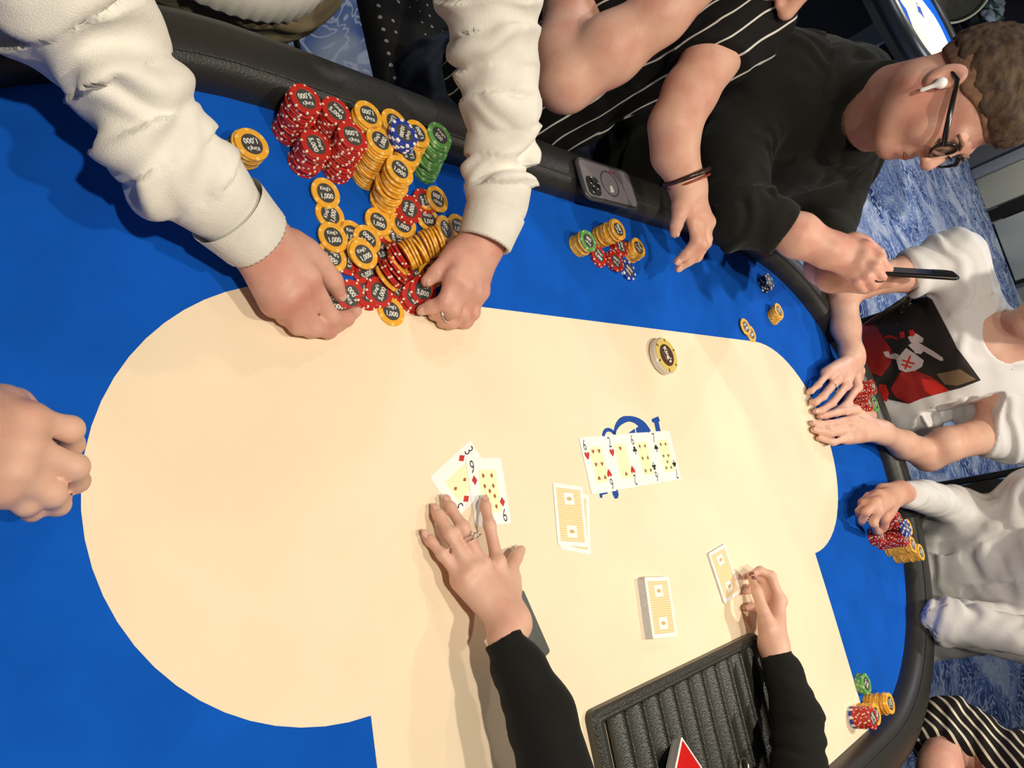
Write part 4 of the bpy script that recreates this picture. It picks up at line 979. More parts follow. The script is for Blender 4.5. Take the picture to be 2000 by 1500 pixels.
# ------------------------------------------------------------------ player with glasses looking at a phone
hc = ray(1866, 194, 1.30); hf = unit(V3(-0.06, -0.92, -0.40)); hu = V3(0.10, -0.40, 0.90)
S = Solid(0.0036)
P_, R_ = head(S, hc, hf, hu, 1.02)
sR3 = ray(1490, 150, 1.50); sL3 = ray(1665, 170, 1.78); eR3 = ray(1440, 425, 1.42)
nk3 = ray(1665, 215, 1.52)
S.cone(P_(0, -0.015, -0.06), 0.066, nk3, 0.072, 0.03)
S.cone(P_(0, 0.03, -0.075), 0.050, nk3 + V3(0, -0.03, 0), 0.06, 0.03)
AR3 = [(ray(1612, 486, 1.40), 0.0310), (ray(1560, 460, 1.405), 0.042), (ray(1500, 432, 1.41), 0.046), (eR3, 0.050), (ray(1440, 300, 1.46), 0.058), (sR3, 0.068)]
W, D, l_, tips = hand(S, ray(1625, 489, 1.395), [ray(1690, 482, 1.375), ray(1688, 500, 1.368), ray(1680, 518, 1.37), ray(1668, 532, 1.378)],
    [[ray(1718, 506, 1.362), ray(1733, 526, 1.366), ray(1736, 537, 1.378)], [ray(1708, 522, 1.355), ray(1722, 540, 1.362), ray(1716, 552, 1.372)], [ray(1694, 540, 1.362), ray(1706, 556, 1.37), ray(1700, 562, 1.38)], [ray(1676, 552, 1.37), ray(1686, 564, 1.38), ray(1682, 568, 1.39)]],
    [ray(1668, 470, 1.40), ray(1700, 484, 1.41), ray(1716, 496, 1.405), ray(1724, 508, 1.40)], 1.08)
S.chain([(W, 0.030)] + [(q, r_ * (1 if i < 2 else 0.62)) for i, (q, r_) in enumerate(AR3)], 0.02)
eL3 = ray(1620, 430, 1.70)
W3, D3, l3, tips3 = hand(S, ray(1625, 540, 1.50), [ray(1690, 560, 1.47), ray(1698, 552, 1.46), ray(1702, 545, 1.45), ray(1700, 536, 1.45)],
    [[ray(1740, 552, 1.43), ray(1772, 546, 1.42)], [ray(1745, 546, 1.425), ray(1770, 542, 1.415)], [ray(1742, 540, 1.42), ray(1760, 538, 1.412)], [ray(1735, 536, 1.42), ray(1750, 534, 1.412)]],
    [ray(1655, 530, 1.46), ray(1690, 520, 1.43), ray(1715, 512, 1.41)], 1.0)
S.chain([(W3, 0.030), (ray(1612, 520, 1.56), 0.040), (eL3, 0.036), (sL3, 0.04)], 0.02)
S.cone(sR3, 0.07, sL3, 0.07, 0.05); S.cone(nk3 - V3(0, -0.06, 0.12), 0.12, V3(0.60, 1.05, -0.2), 0.15, 0.06)
p3 = finish(S, 'person', SKIN_B); tag(p3, 'player in a black sweater with glasses and a white earbud, reading a phone', 'person')
nails(p3, tips, D, skip=(0, 1, 4)); 
ring_band('finger_ring', ray(1716, 545, 1.361), ray(1722, 540, 1.362) - ray(1716, 552, 1.372), 0.0095, 0.0012, mat('black_ring', (0.02, 0.02, 0.02), 0.3), p3)
HAIR3 = mat('short_brown_hair', (0.085, 0.048, 0.024), 0.75, var=0.4, vscale=60, bump=0.6, bscale=240, col2=(0.035, 0.018, 0.010))
h_ = hair_cap('hair', P_, R_, hc, HAIR3, p3, 1.080, up=0.002, h=0.0042, low=0.022, fringe=0.008, openr=0.054)
FADE = mat('cropped_hair', (0.20, 0.105, 0.062), 0.8, var=0.2, vscale=120, bump=0.4, bscale=500)
S = Solid(0.0042); S.ell(P_(0, -0.016, 0.036), np.array((0.0830, 0.1035, 0.0930)) * 1.02, R_, 0); S.cone(P_(-0.12, 0.085, -0.025), 0.080, P_(0.12, 0.085, -0.025), 0.080, 0.006, 's'); S.plane(P_(0, -0.06, -0.018), -(R_[:, 2] - 0.5 * R_[:, 1])); S.plane(P_(0, -0.02, 0.045), R_[:, 2] - 0.45 * R_[:, 1])
finish(S, 'hair', FADE, p3)
g = empty('glasses'); g.parent = p3
BLK = mat('glossy_black', (0.01, 0.01, 0.011), 0.2)
LENS = mat('lens_clear', (0.9, 0.92, 0.92), 0.02, trans=1.0)
for sg in (-1, 1):
    c0 = P_(sg * 0.034, 0.103, 0.000); xx, uu = R_[:, 0], unit(R_[:, 2] * 0.97 - R_[:, 1] * 0.2)
    rim = [c0 + xx * 0.0265 * math.cos(a) + uu * 0.0205 * math.sin(a) - R_[:, 1] * 0.004 * math.cos(a) ** 2 for a in np.linspace(0, 2 * PI, 32, endpoint=False)]
    r_ = add('rim', tube('rim', rim, 0.0029, BLK, 8, closed=True), g)
    add('lens', prism('lens', [(0.0262 * math.cos(a), 0.0202 * math.sin(a)) for a in np.linspace(0, 2 * PI, 28, endpoint=False)], -0.0006, 0.0006, LENS), g).matrix_local = Matrix(((xx[0], uu[0], R_[0, 1], c0[0]), (xx[1], uu[1], R_[1, 1], c0[1]), (xx[2], uu[2], R_[2, 1], c0[2]), (0, 0, 0, 1)))
    add('temple', tube('temple', [P_(sg * 0.060, 0.100, 0.004), P_(sg * 0.073, 0.090, 0.006), P_(sg * 0.081, 0.045, 0.010), P_(sg * 0.0845, 0.0, 0.014), P_(sg * 0.083, -0.020, 0.000)], [0.0042, 0.0048, 0.0046, 0.0036, 0.0026], BLK, 8), g)
add('bridge', tube('bridge', [P_(-0.010, 0.106, 0.004), P_(0, 0.109, 0.007), P_(0.010, 0.106, 0.004)], 0.0022, BLK, 8), g)
eb = Solid(0.0022); s0 = -1 if (P_(-0.09, 0, 0) - CAM_C) @ (P_(-0.09, 0, 0) - CAM_C) < (P_(0.09, 0, 0) - CAM_C) @ (P_(0.09, 0, 0) - CAM_C) else 1
eb.ell(P_(s0 * 0.092, 0.006, -0.008), (0.010, 0.010, 0.010), k=0.004); eb.cone(P_(s0 * 0.096, 0.008, -0.010), 0.0042, P_(s0 * 0.097, 0.016, -0.036), 0.0038, 0.004)
e_ = finish(eb, 'earbud', mat('white_gloss', (0.85, 0.85, 0.86), 0.15), p3); e_['label'] = 'white earbud'
for sg in (-1, 1):
    add('eyebrow', tube('eyebrow', [P_(sg * 0.014, 0.097, 0.021), P_(sg * 0.032, 0.095, 0.027), P_(sg * 0.050, 0.082, 0.022)], [0.0025, 0.0036, 0.0020], FADE, 8), p3)
    add('eye', lathe('eye', [(0, 0.0124), (0.004, 0.0118), (0.0085, 0.009), (0.0118, 0.004)], mat('eye_dark', (0.10, 0.07, 0.06), 0.15), 14), p3).matrix_local = Matrix.Translation(Vector(P_(sg * 0.031, 0.0795, -0.003))) @ Vector(hf + V3(0, 0, -0.25)).to_track_quat('Z', 'Y').to_matrix().to_4x4()
add('lips', tube('lips', [P_(-0.021, 0.093, -0.066), P_(0, 0.0995, -0.0665), P_(0.021, 0.093, -0.066)], [0.0016, 0.0046, 0.0016], mat('lip', (0.45, 0.16, 0.12), 0.4), 8), p3)
S = Solid(0.0050)
SW3 = [(ray(1532, 452, 1.408), 0.0515), (ray(1500, 434, 1.41), 0.054), (eR3, 0.062), (ray(1432, 300, 1.47), 0.070), (sR3, 0.082)]
SW3L = [(ray(1618, 470, 1.62), 0.052), (eL3, 0.062), (sL3, 0.08)]
S.chain(SW3, 0.02); S.chain(SW3L, 0.02); S.cone(sR3, 0.088, sL3, 0.088, 0.06); S.ell(ray(1560, 255, 1.66), (0.22, 0.165, 0.21), k=0.07); S.ell(V3(0.60, 1.02, -0.04), (0.225, 0.20, 0.24), k=0.07); S.cone(nk3 - V3(0, 0, 0.09), 0.11, nk3 * 0.62 + P_(0, -0.025, -0.09) * 0.38, 0.084, 0.03)
S.plane(V3(0, 0, -0.24), (0, 0, -1)); S.plane(ray(1530, 454, 1.408), ray(1560, 468, 1.405) - ray(1500, 434, 1.41), 0.08)
S.cone(nk3 + (P_(0, 0.03, -0.09) - nk3) * 0.55, 0.066, P_(0, 0.03, -0.08), 0.075, 0.008, 's')
o = finish(S, 'sweater', OLIVEBLACK, p3, fold=[(SW3[i][0], SW3[i + 1][0], 13, 0.008) for i in range(4)] + [(V3(0.6, 1.0, -0.2), nk3, 10, 0.008), (eL3, sL3, 12, 0.007)], seed=12); o['label'] = 'black sweater with pushed-up sleeves'
legs(p3, (0.52, 1.06, -0.26), (0.70, 1.04, -0.26), (0.46, 0.80, -0.24), (0.74, 0.78, -0.24), JEANS, seed=8)
a3, b3 = ray(1735, 530, 1.385), ray(1815, 535, 1.36)
ph2 = empty('phone'); tag(ph2, 'black phone held by the player with glasses', 'phone')
xd = unit(b3 - a3); zd = unit(V3(0.04, 0.44, 0.80)); zd = unit(zd - xd * (zd @ xd)); yd = np.cross(zd, xd); cph = (a3 + b3) / 2
ph2.matrix_world = Matrix(((xd[0], yd[0], zd[0], cph[0]), (xd[1], yd[1], zd[1], cph[1]), (xd[2], yd[2], zd[2], cph[2]), (0, 0, 0, 1)))
add('body', prism('body', rounded_rect(0.155, 0.074, 0.010), -0.0042, 0.0042, BLK), ph2)
add('camera_island', prism('camera_island', rounded_rect(0.030, 0.026, 0.006), 0.0042, 0.0058, mat('dark_glass', (0.02, 0.02, 0.02), 0.1)), ph2, (0.055, 0.015, 0))
add('side_frame', tube('side_frame', [(x, y, 0) for x, y in rounded_rect(0.155, 0.074, 0.010)], 0.0036, mat('dark_metal', (0.05, 0.045, 0.04), 0.3, 0.8), 8, closed=True), ph2)

# ------------------------------------------------------------------ player in the printed white tee
S = Solid(0.0042)
sR4, sL4 = ray(1862, 505, 1.98), ray(1985, 850, 2.02)
AR4 = [(px(1664, 690, 0.062), 0.0265), (px(1652, 640, 0.060), 0.034), (px(1645, 575, 0.066), 0.040), (px(1690, 548, 0.12), 0.043), (ray(1770, 535, 2.0), 0.048), (sR4, 0.056)]
AL4 = [(px(1726, 846, 0.060), 0.0265), (px(1765, 868, 0.062), 0.036), (px(1812, 888, 0.075), 0.043), (px(1850, 868, 0.13), 0.045), (ray(1925, 850, 2.02), 0.050), (sL4, 0.058)]
W, D, l_, tips = hand(S, (1667, 702, 0.058), [(1676, 757, 0.050), (1655, 752, 0.054), (1636, 742, 0.052), (1618, 728, 0.044)],
    [[(1650, 792, 0.032), (1628, 806, 0.020), (1610, 809, 0.014)], [(1625, 788, 0.036), (1604, 802, 0.022), (1592, 804, 0.014)], [(1608, 774, 0.034), (1592, 786, 0.020), (1585, 786, 0.012)], [(1598, 752, 0.028), (1584, 764, 0.016), (1579, 766, 0.010)]],
    [(1678, 724, 0.036), (1668, 760, 0.022), (1650, 790, 0.014)], 0.98)
W4, D4, l4, tips4 = hand(S, (1716, 843, 0.056), [(1672, 800, 0.046), (1668, 818, 0.050), (1662, 838, 0.048), (1656, 856, 0.040)],
    [[(1634, 806, 0.028), (1612, 812, 0.018), (1600, 814, 0.012)], [(1620, 828, 0.032), (1600, 828, 0.018), (1586, 826, 0.011)], [(1622, 846, 0.030), (1602, 842, 0.017), (1588, 840, 0.010)], [(1628, 864, 0.024), (1610, 858, 0.014), (1597, 856, 0.009)]],
    [(1700, 812, 0.034), (1672, 800, 0.022), (1644, 806, 0.014)], 0.98)
S.chain([(W, 0.024)] + AR4, 0.02); S.chain([(W4, 0.024)] + AL4, 0.02)
nk4 = (sR4 + sL4) / 2 + V3(-0.03, 0.0, 0.09); hc4 = nk4 + V3(-0.07, 0.02, 0.15)
S.cone(sR4, 0.06, sL4, 0.06, 0.05); S.cone(nk4 - V3(-0.03, 0, 0.10), 0.12, V3(1.46, 0.40, -0.2), 0.13, 0.06); S.cone(nk4, 0.062, hc4 + V3(0.02, 0, -0.08), 0.060, 0.03)
P_, R_ = head(S, hc4, (-0.9, -0.05, -0.35), (-0.3, 0, 0.95))
p4 = finish(S, 'person', SKIN_C); tag(p4, 'player in a white tee with a dark red print, hands crossed on the felt', 'person')
hair_cap('hair', P_, R_, hc4, MATS['brown_hair'], p4)
nails(p4, tips, D, skip=(4,)); nails(p4, tips4, D4, skip=(4,))
ring_band('finger_ring', px(1628, 757, 0.046), px(1608, 774, 0.034) - px(1636, 742, 0.052), 0.0112, 0.0013, SILVER, p4)
S = Solid(0.0052)
S.cone(sR4, 0.078, sL4, 0.078, 0.06); S.chain([(sR4, 0.074), (ray(1775, 535, 2.0), 0.066)], 0.03); S.chain([(sL4, 0.076), (ray(1925, 848, 2.02), 0.066)], 0.03)
S.ell(V3(1.40, 0.405, 0.15), (0.145, 0.21, 0.20), k=0.07); S.ell(V3(1.44, 0.405, -0.06), (0.165, 0.195, 0.20), k=0.07); S.cone(nk4 - V3(0, 0, 0.12), 0.115, nk4 - V3(0, 0, 0.035), 0.080, 0.03)
S.plane(V3(0, 0, -0.20), (-0.2, 0, -1)); S.plane(ray(1768, 535, 2.0), ray(1768, 535, 2.0) - sR4, 0.10); S.plane(ray(1918, 850, 2.02), ray(1918, 850, 2.02) - sL4, 0.10)
S.ell(nk4 + V3(-0.055, 0, -0.005), (0.075, 0.072, 0.065), k=0.006, op='s')
Vt, Qt = S.mesh(1)
Vt = folds(Vt, Qt, [(V3(1.46, 0.4, -0.2), nk4, 8, 0.0032), (sR4, ray(1768, 535, 2.0), 16, 0.006), (sL4, ray(1918, 850, 2.02), 16, 0.006)], 21)
tee = bpy.data.objects.new('tee_shirt', fast_mesh('tee_shirt', Vt, Qt, TEE)); link(tee, p4); tee['label'] = 'white tee with a dark red knight print'
from mathutils.bvhtree import BVHTree
bvh = BVHTree.FromPolygons([tuple(v) for v in Vt], [tuple(int(i) for i in q) for q in Qt])
def decal(name, pts, m, lift, parent, cuts=4):
    parent = tee
    lift = lift + 0.0012
    """flat print: an outline laid onto the cloth, following its folds"""
    bm_ = bmesh.new(); vs = [bm_.verts.new((x, y, 0)) for x, y in pts]; bm_.faces.new(vs)
    bmesh.ops.triangulate(bm_, faces=bm_.faces)
    for _ in range(cuts):
        bmesh.ops.subdivide_edges(bm_, edges=[e for e in bm_.edges if e.calc_length() > 4.5], cuts=1); bmesh.ops.triangulate(bm_, faces=bm_.faces)
    for v in bm_.verts:
        d = Vector(ray(v.co.x, v.co.y, 1.0) - CAM_C).normalized(); h_ = bvh.ray_cast(Vector(CAM_C), d)
        if h_[0] is None: h_ = bvh.find_nearest(Vector(ray(v.co.x, v.co.y, 1.9)))
        v.co = h_[0] + h_[1] * lift if h_[1].dot(d) < 0 else h_[0] - h_[1] * lift
    return add(name, bm_mesh(name, bm_, m, True), parent)
PR_DARK = mat('print_black', (0.018, 0.014, 0.012), 0.6); PR_RED = mat('print_red', (0.30, 0.012, 0.010), 0.6); PR_BRIGHT = mat('print_bright_red', (0.60, 0.02, 0.012), 0.6); PR_PALE = mat('print_pale', (0.58, 0.50, 0.50), 0.6); PR_TAN = mat('print_tan', (0.20, 0.13, 0.07), 0.6)
pr_ = decal('chest_print', [(1683, 628), (1704, 606), (1757, 592), (1812, 579), (1822, 585), (1870, 680), (1915, 742), (1876, 757), (1800, 778), (1776, 788), (1738, 780), (1722, 770), (1690, 700)], PR_DARK, 0.0012, tee)
decal('print_shape', [(1683, 632), (1705, 625), (1726, 660), (1748, 694), (1738, 714), (1722, 735), (1700, 728), (1690, 700)], PR_RED, 0.0020, pr_)
decal('print_shape', [(1760, 726), (1790, 724), (1820, 735), (1850, 757), (1800, 778), (1776, 788), (1750, 775), (1740, 760)], PR_RED, 0.0020, pr_)
decal('print_shape', [(1718, 750), (1732, 752), (1737, 768), (1733, 784), (1722, 778), (1716, 764)], PR_BRIGHT, 0.0024, pr_)
decal('print_shape', [(1800, 740), (1825, 742), (1856, 762), (1820, 772), (1806, 762)], PR_BRIGHT, 0.0024, pr_)
decal('print_shape', [(1830, 730), (1876, 720), (1905, 740), (1870, 752), (1846, 750)], PR_TAN, 0.0020, pr_)
sh_ = decal('print_shape', [(1771, 680), (1786, 690), (1806, 704), (1802, 716), (1788, 724), (1770, 727), (1757, 722), (1752, 702)], PR_PALE, 0.0026, pr_)
for q in ([(1764, 702), (1788, 709), (1787.2, 712), (1763, 705)], [(1762, 710), (1782, 716), (1781, 719), (1761, 713)], [(1778, 694), (1781, 696), (1770, 722), (1767, 720)]): decal('print_cross', q, PR_BRIGHT, 0.0034, sh_, 1)
decal('print_shape', [(1775, 675), (1790, 665), (1800, 672), (1825, 686), (1843, 698), (1844, 704), (1838, 704), (1812, 690), (1798, 682), (1785, 685)], PR_PALE, 0.0026, pr_)
decal('print_shape', [(1784, 680), (1798, 678), (1808, 684), (1800, 692), (1788, 690)], PR_PALE, 0.0030, pr_)
decal('print_shape', [(1776, 647), (1784, 645), (1789, 651), (1785, 658), (1778, 657)], PR_BRIGHT, 0.0030, pr_)
decal('print_shape', [(1774, 659), (1790, 652), (1806, 662), (1803, 670), (1790, 668), (1780, 670)], PR_PALE, 0.0028, pr_)
decal('print_shape', [(1758, 650), (1768, 648), (1769, 660), (1760, 662)], PR_BRIGHT, 0.0028, pr_)
decal('print_shape', [(1728, 658), (1740, 655), (1756, 661), (1754, 665), (1740, 661), (1730, 664)], PR_RED, 0.0028, pr_)
decal('print_shape', [(1726, 688), (1736, 686), (1740, 694), (1750, 690), (1758, 694), (1752, 702), (1738, 700), (1730, 697)], PR_PALE, 0.0030, pr_)
JEANSB = mat('blue_denim', (0.05, 0.09, 0.22), 0.9, var=0.3, vscale=60, bump=0.4, bscale=500)
legs(p4, (1.48, 0.31, -0.24), (1.48, 0.50, -0.24), (1.20, 0.28, -0.24), (1.20, 0.53, -0.24), JEANSB, seed=5)

# ------------------------------------------------------------------ player in the pale grey hoodie
S = Solid(0.0045)
sA, sB = V3(1.34, -0.02, 0.28), V3(1.22, -0.36, 0.28)
AR5 = [(px(1758, 962, 0.078), 0.026), (px(1800, 968, 0.085), 0.034), (px(1862, 985, 0.085), 0.040), (px(1930, 1010, 0.12), 0.044), (sA, 0.056)]
W, D, l_, tips = hand(S, (1748, 966, 0.078), [(1716, 998, 0.078), (1712, 980, 0.080), (1716, 965, 0.074), (1724, 955, 0.064)],
    [[(1706, 1022, 0.062), (1712, 1036, 0.042), (1718, 1042, 0.034)], [(1692, 1000, 0.060), (1684, 1016, 0.040), (1682, 1022, 0.028)], [(1690, 982, 0.056), (1678, 998, 0.036), (1676, 1006, 0.024)], [(1696, 968, 0.050), (1682, 980, 0.032), (1678, 988, 0.022)]],
    [(1738, 990, 0.070), (1728, 1014, 0.062), (1726, 1034, 0.046)], 0.96)
S.chain([(W, 0.024)] + [(q, r_ * (1 if i < 1 else 0.6)) for i, (q, r_) in enumerate(AR5)], 0.02)
AL5 = [(V3(0.98, -0.30, 0.20), 0.028), (px(1832, 1212, 0.066), 0.040), (px(1900, 1225, 0.10), 0.046), (sB, 0.056)]
hh = V3(1.02, -0.31, 0.36)
S.chain([(hh, 0.024), (px(1850, 1214, 0.075), 0.028), (px(1905, 1222, 0.105), 0.032), (sB, 0.04)], 0.02)
nk5 = (sA + sB) / 2 + V3(-0.03, 0, 0.08); hc5 = nk5 + V3(-0.06, 0, 0.15)
hand(S, hh, [hh + V3(0.01, 0.02, 0.08), hh + V3(0.02, 0.0, 0.085), hh + V3(0.03, -0.02, 0.08), hh + V3(0.035, -0.035, 0.07)], [[hh + V3(0.05, 0.03, 0.10), hh + V3(0.08, 0.03, 0.09)], [hh + V3(0.06, 0.01, 0.105), hh + V3(0.09, 0.01, 0.09)], [hh + V3(0.07, -0.01, 0.10), hh + V3(0.09, -0.01, 0.085)], [hh + V3(0.07, -0.03, 0.09), hh + V3(0.085, -0.03, 0.075)]], [hh + V3(0.02, 0.03, 0.03), hh + V3(0.04, 0.05, 0.06), hh + V3(0.06, 0.05, 0.08)], 0.95)
S.cone(sA, 0.05, sB, 0.05, 0.05); S.cone(nk5 - V3(-0.02, 0, 0.10), 0.09, V3(1.38, -0.22, -0.2), 0.10, 0.06); S.cone(nk5, 0.06, hc5 + V3(0.02, 0, -0.08), 0.058, 0.03)
P_, R_ = head(S, hc5, (-0.9, 0.15, -0.35), (-0.3, 0, 0.95))
p5 = finish(S, 'person', SKIN_A); tag(p5, 'player in a pale grey hoodie fingering red chips at the far end', 'person')
hair_cap('hair', P_, R_, hc5, MATS['dark_hair'], p5)
S = Solid(0.0052)
C5 = [(px(1775, 965, 0.080), 0.034), (px(1810, 972, 0.086), 0.041), (px(1862, 985, 0.088), 0.047), (px(1930, 1010, 0.12), 0.052), (sA, 0.072)]
C6 = [(hh - V3(0, 0, 0.05), 0.040), (px(1850, 1214, 0.075), 0.050), (px(1905, 1222, 0.105), 0.058), (sB, 0.075)]
S.chain(C5, 0.02); S.chain(C6, 0.02); S.cone(sA, 0.082, sB, 0.082, 0.06); S.ell(V3(1.32, -0.20, 0.14), (0.145, 0.20, 0.20), k=0.07); S.ell(V3(1.34, -0.21, -0.07), (0.165, 0.195, 0.20), k=0.07); S.cone(nk5 - V3(0, 0, 0.10), 0.11, nk5 - V3(0, 0, 0.01), 0.085, 0.03)
S.ell(nk5 + V3(0.09, 0, -0.01), (0.07, 0.11, 0.07), k=0.04)
S.plane(V3(0, 0, -0.22), (-0.1, 0, -1)); S.plane(px(1766, 964, 0.079), C5[0][0] - C5[1][0], 0.07)
o = finish(S, 'hoodie', GREYWHITE, p5, fold=[(C5[i][0], C5[i + 1][0], 14, 0.007) for i in range(4)] + [(C6[i][0], C6[i + 1][0], 15, 0.009) for i in range(3)] + [(V3(1.36, -0.2, -0.2), nk5, 9, 0.008)], seed=31); o['label'] = 'pale grey hoodie'
legs(p5, (1.40, -0.32, -0.24), (1.42, -0.13, -0.24), (1.14, -0.40, -0.24), (1.16, -0.10, -0.24), mat('grey_joggers', (0.42, 0.41, 0.41), 0.9, bump=0.3, bscale=500), seed=9)

# ------------------------------------------------------------------ person in the striped shirt at the corner
S = Solid(0.005)
c6 = V3(0.78, -0.72, 0.0); sA6 = ray(1905, 1400, 1.62); sB6 = V3(0.56, -0.80, 0.24)
sA6 = V3(0.84, -0.55, 0.20)
eA6 = ray(1836, 1500, 1.52)
AR6 = [(ray(1790, 1680, 1.40), 0.028), (eA6, 0.040), (ray(1850, 1440, 1.60), 0.040), (sA6, 0.046)]
S.chain(AR6, 0.02)
hp6 = AR6[0][0]
nk6 = (sA6 + sB6) / 2 + V3(-0.01, 0.03, 0.09); hc6 = nk6 + V3(-0.03, 0.07, 0.15)
S.chain([(sB6, 0.056), (V3(0.42, -0.62, 0.08), 0.044), (V3(0.42, -0.48, 0.07), 0.03)], 0.02)
hand(S, hp6, [hp6 + V3(-0.05, 0.045, -0.012), hp6 + V3(-0.065, 0.03, -0.010), hp6 + V3(-0.075, 0.012, -0.012), hp6 + V3(-0.08, -0.005, -0.016)], [[hp6 + V3(-0.08, 0.07, -0.03), hp6 + V3(-0.10, 0.085, -0.045)], [hp6 + V3(-0.10, 0.05, -0.03), hp6 + V3(-0.125, 0.06, -0.045)], [hp6 + V3(-0.11, 0.025, -0.03), hp6 + V3(-0.135, 0.03, -0.045)], [hp6 + V3(-0.11, 0.0, -0.03), hp6 + V3(-0.13, 0.0, -0.042)]], [hp6 + V3(-0.01, 0.035, -0.01), hp6 + V3(-0.025, 0.065, -0.02), hp6 + V3(-0.04, 0.085, -0.03)], 0.9)
S.cone(sA6, 0.045, sB6, 0.045, 0.04); S.cone(nk6 - V3(0, 0.06, 0.14), 0.07, V3(0.72, -0.76, -0.15), 0.08, 0.04); S.cone(nk6, 0.055, hc6 + V3(0, -0.02, -0.08), 0.053, 0.03)
P_, R_ = head(S, hc6, (-0.35, 0.85, -0.35), (0, 0.3, 0.95), 0.95)
p6 = finish(S, 'person', SKIN_B); tag(p6, 'person in a black and white striped top at the lower right corner', 'person')
hair_cap('hair', P_, R_, hc6, MATS['dark_hair'], p6, 0.95)
STR = stripe_mat('black_white_stripe', (0.55, 0.25, 0.8), 52, 0.28, (0.012, 0.010, 0.010), (0.66, 0.60, 0.48), warp=0.05)
S = Solid(0.005)
S.chain([(ray(1836, 1470, 1.56), 0.058), (ray(1858, 1425, 1.62), 0.066), (sA6, 0.082)], 0.03); S.cone(sA6, 0.08, sB6, 0.08, 0.05); S.chain([(sB6, 0.078), (V3(0.48, -0.72, 0.14), 0.06)], 0.03)
S.ell(V3(0.71, -0.71, 0.12), (0.185, 0.14, 0.20), k=0.06); S.cone(nk6 - V3(0, 0.03, 0.12), 0.10, nk6 - V3(0, 0, 0.03), 0.07, 0.03); S.ell(V3(0.72, -0.75, -0.10), (0.175, 0.14, 0.20), k=0.06)
S.plane(V3(0, 0, -0.22), (0, 0, -1)); S.plane(ray(1838, 1468, 1.56), V3(*(ray(1836, 1500, 1.52) - ray(1850, 1430, 1.61))), 0.08)
o = finish(S, 'striped_top', STR, p6, fold=[(sA6, ray(1848, 1445, 1.585), 16, 0.006), (V3(0.72, -0.76, -0.2), nk6, 9, 0.006)], seed=17); o['label'] = 'black and white striped top'
legs(p6, (0.62, -0.78, -0.24), (0.80, -0.76, -0.24), (0.56, -0.52, -0.24), (0.78, -0.50, -0.24), MATS['black_trousers'], seed=10)

# ================================================================== the room
CARPET = bpy.data.materials.new('patterned_carpet'); nt, b = nodes_of(CARPET); L = nt.links
tc = nt.nodes.new('ShaderNodeTexCoord'); n1 = nt.nodes.new('ShaderNodeTexNoise'); n1.inputs['Scale'].default_value = 2.2; n1.inputs['Detail'].default_value = 3; n1.inputs['Distortion'].default_value = 1.6
L.new(tc.outputs['Object'], n1.inputs['Vector'])
vo = nt.nodes.new('ShaderNodeTexNoise'); vo.inputs['Scale'].default_value = 3.4; vo.inputs['Detail'].default_value = 2.5; vo.inputs['Distortion'].default_value = 2.8; L.new(tc.outputs['Object'], vo.inputs['Vector'])
ln = nt.nodes.new('ShaderNodeMath'); ln.operation = 'MULTIPLY'; ln.inputs[1].default_value = 46; L.new(vo.outputs['Fac'], ln.inputs[0])
sn = nt.nodes.new('ShaderNodeMath'); sn.operation = 'SINE'; L.new(ln.outputs[0], sn.inputs[0])
rl = nt.nodes.new('ShaderNodeMapRange'); rl.inputs[1].default_value = 0.35; rl.inputs[2].default_value = 0.95; rl.inputs[4].default_value = 0.75; L.new(sn.outputs[0], rl.inputs[0])
r1 = nt.nodes.new('ShaderNodeValToRGB'); e_ = r1.color_ramp.elements; e_[0].position = 0.36; e_[0].color = (0.020, 0.036, 0.12, 1); e_[1].position = 0.64; e_[1].color = (0.30, 0.33, 0.40, 1)
q_ = r1.color_ramp.elements.new(0.50); q_.color = (0.085, 0.14, 0.30, 1)
L.new(n1.outputs['Fac'], r1.inputs['Fac'])
cm = nt.nodes.new('ShaderNodeMix'); cm.data_type = 'RGBA'; L.new(rl.outputs[0], cm.inputs[0]); L.new(r1.outputs['Color'], cm.inputs[6]); cm.inputs[7].default_value = (0.46, 0.49, 0.56, 1)
L.new(cm.outputs[2], b.inputs['Base Color']); b.inputs['Roughness'].default_value = 0.95; b.inputs['Specular IOR Level'].default_value = 0.1
fl = add('floor', prism('floor', [(-4, -4), (10.5, -4), (10.5, 10), (-4, 10)], FLOOR - 0.05, FLOOR, CARPET)); tag(fl, kind='structure')
WALLM = mat('dark_wall', (0.018, 0.018, 0.030), 0.8, var=0.2, vscale=2)
for nm, pts in (('wall_right', [(10.3, -4), (10.5, -4), (10.5, 10), (10.3, 10)]), ('wall_back', [(-4, 9.8), (10.5, 9.8), (10.5, 10), (-4, 10)]), ('wall_left', [(-4.2, -4), (-4, -4), (-4, 10), (-4.2, 10)])):
    tag(add(nm, prism(nm, pts, FLOOR, 2.3, WALLM)), kind='structure')
    bnm = 'baseboard_' + nm.split('_')[1]
    x0 = min(p[0] for p in pts); x1 = max(p[0] for p in pts); y0 = min(p[1] for p in pts); y1 = max(p[1] for p in pts)
    if nm == 'wall_right': bp_ = [(x0 - .02, y0), (x0, y0), (x0, y1), (x0 - .02, y1)]
    elif nm == 'wall_back': bp_ = [(x0, y0 - .02), (x1, y0 - .02), (x1, y0), (x0, y0)]
    else: bp_ = [(x1, y0), (x1 + .02, y0), (x1 + .02, y1), (x1, y1)]
    tag(add(bnm, prism(bnm, bp_, FLOOR, FLOOR + 0.12, mat('baseboard_paint', (0.25, 0.24, 0.22), 0.5))), kind='structure')

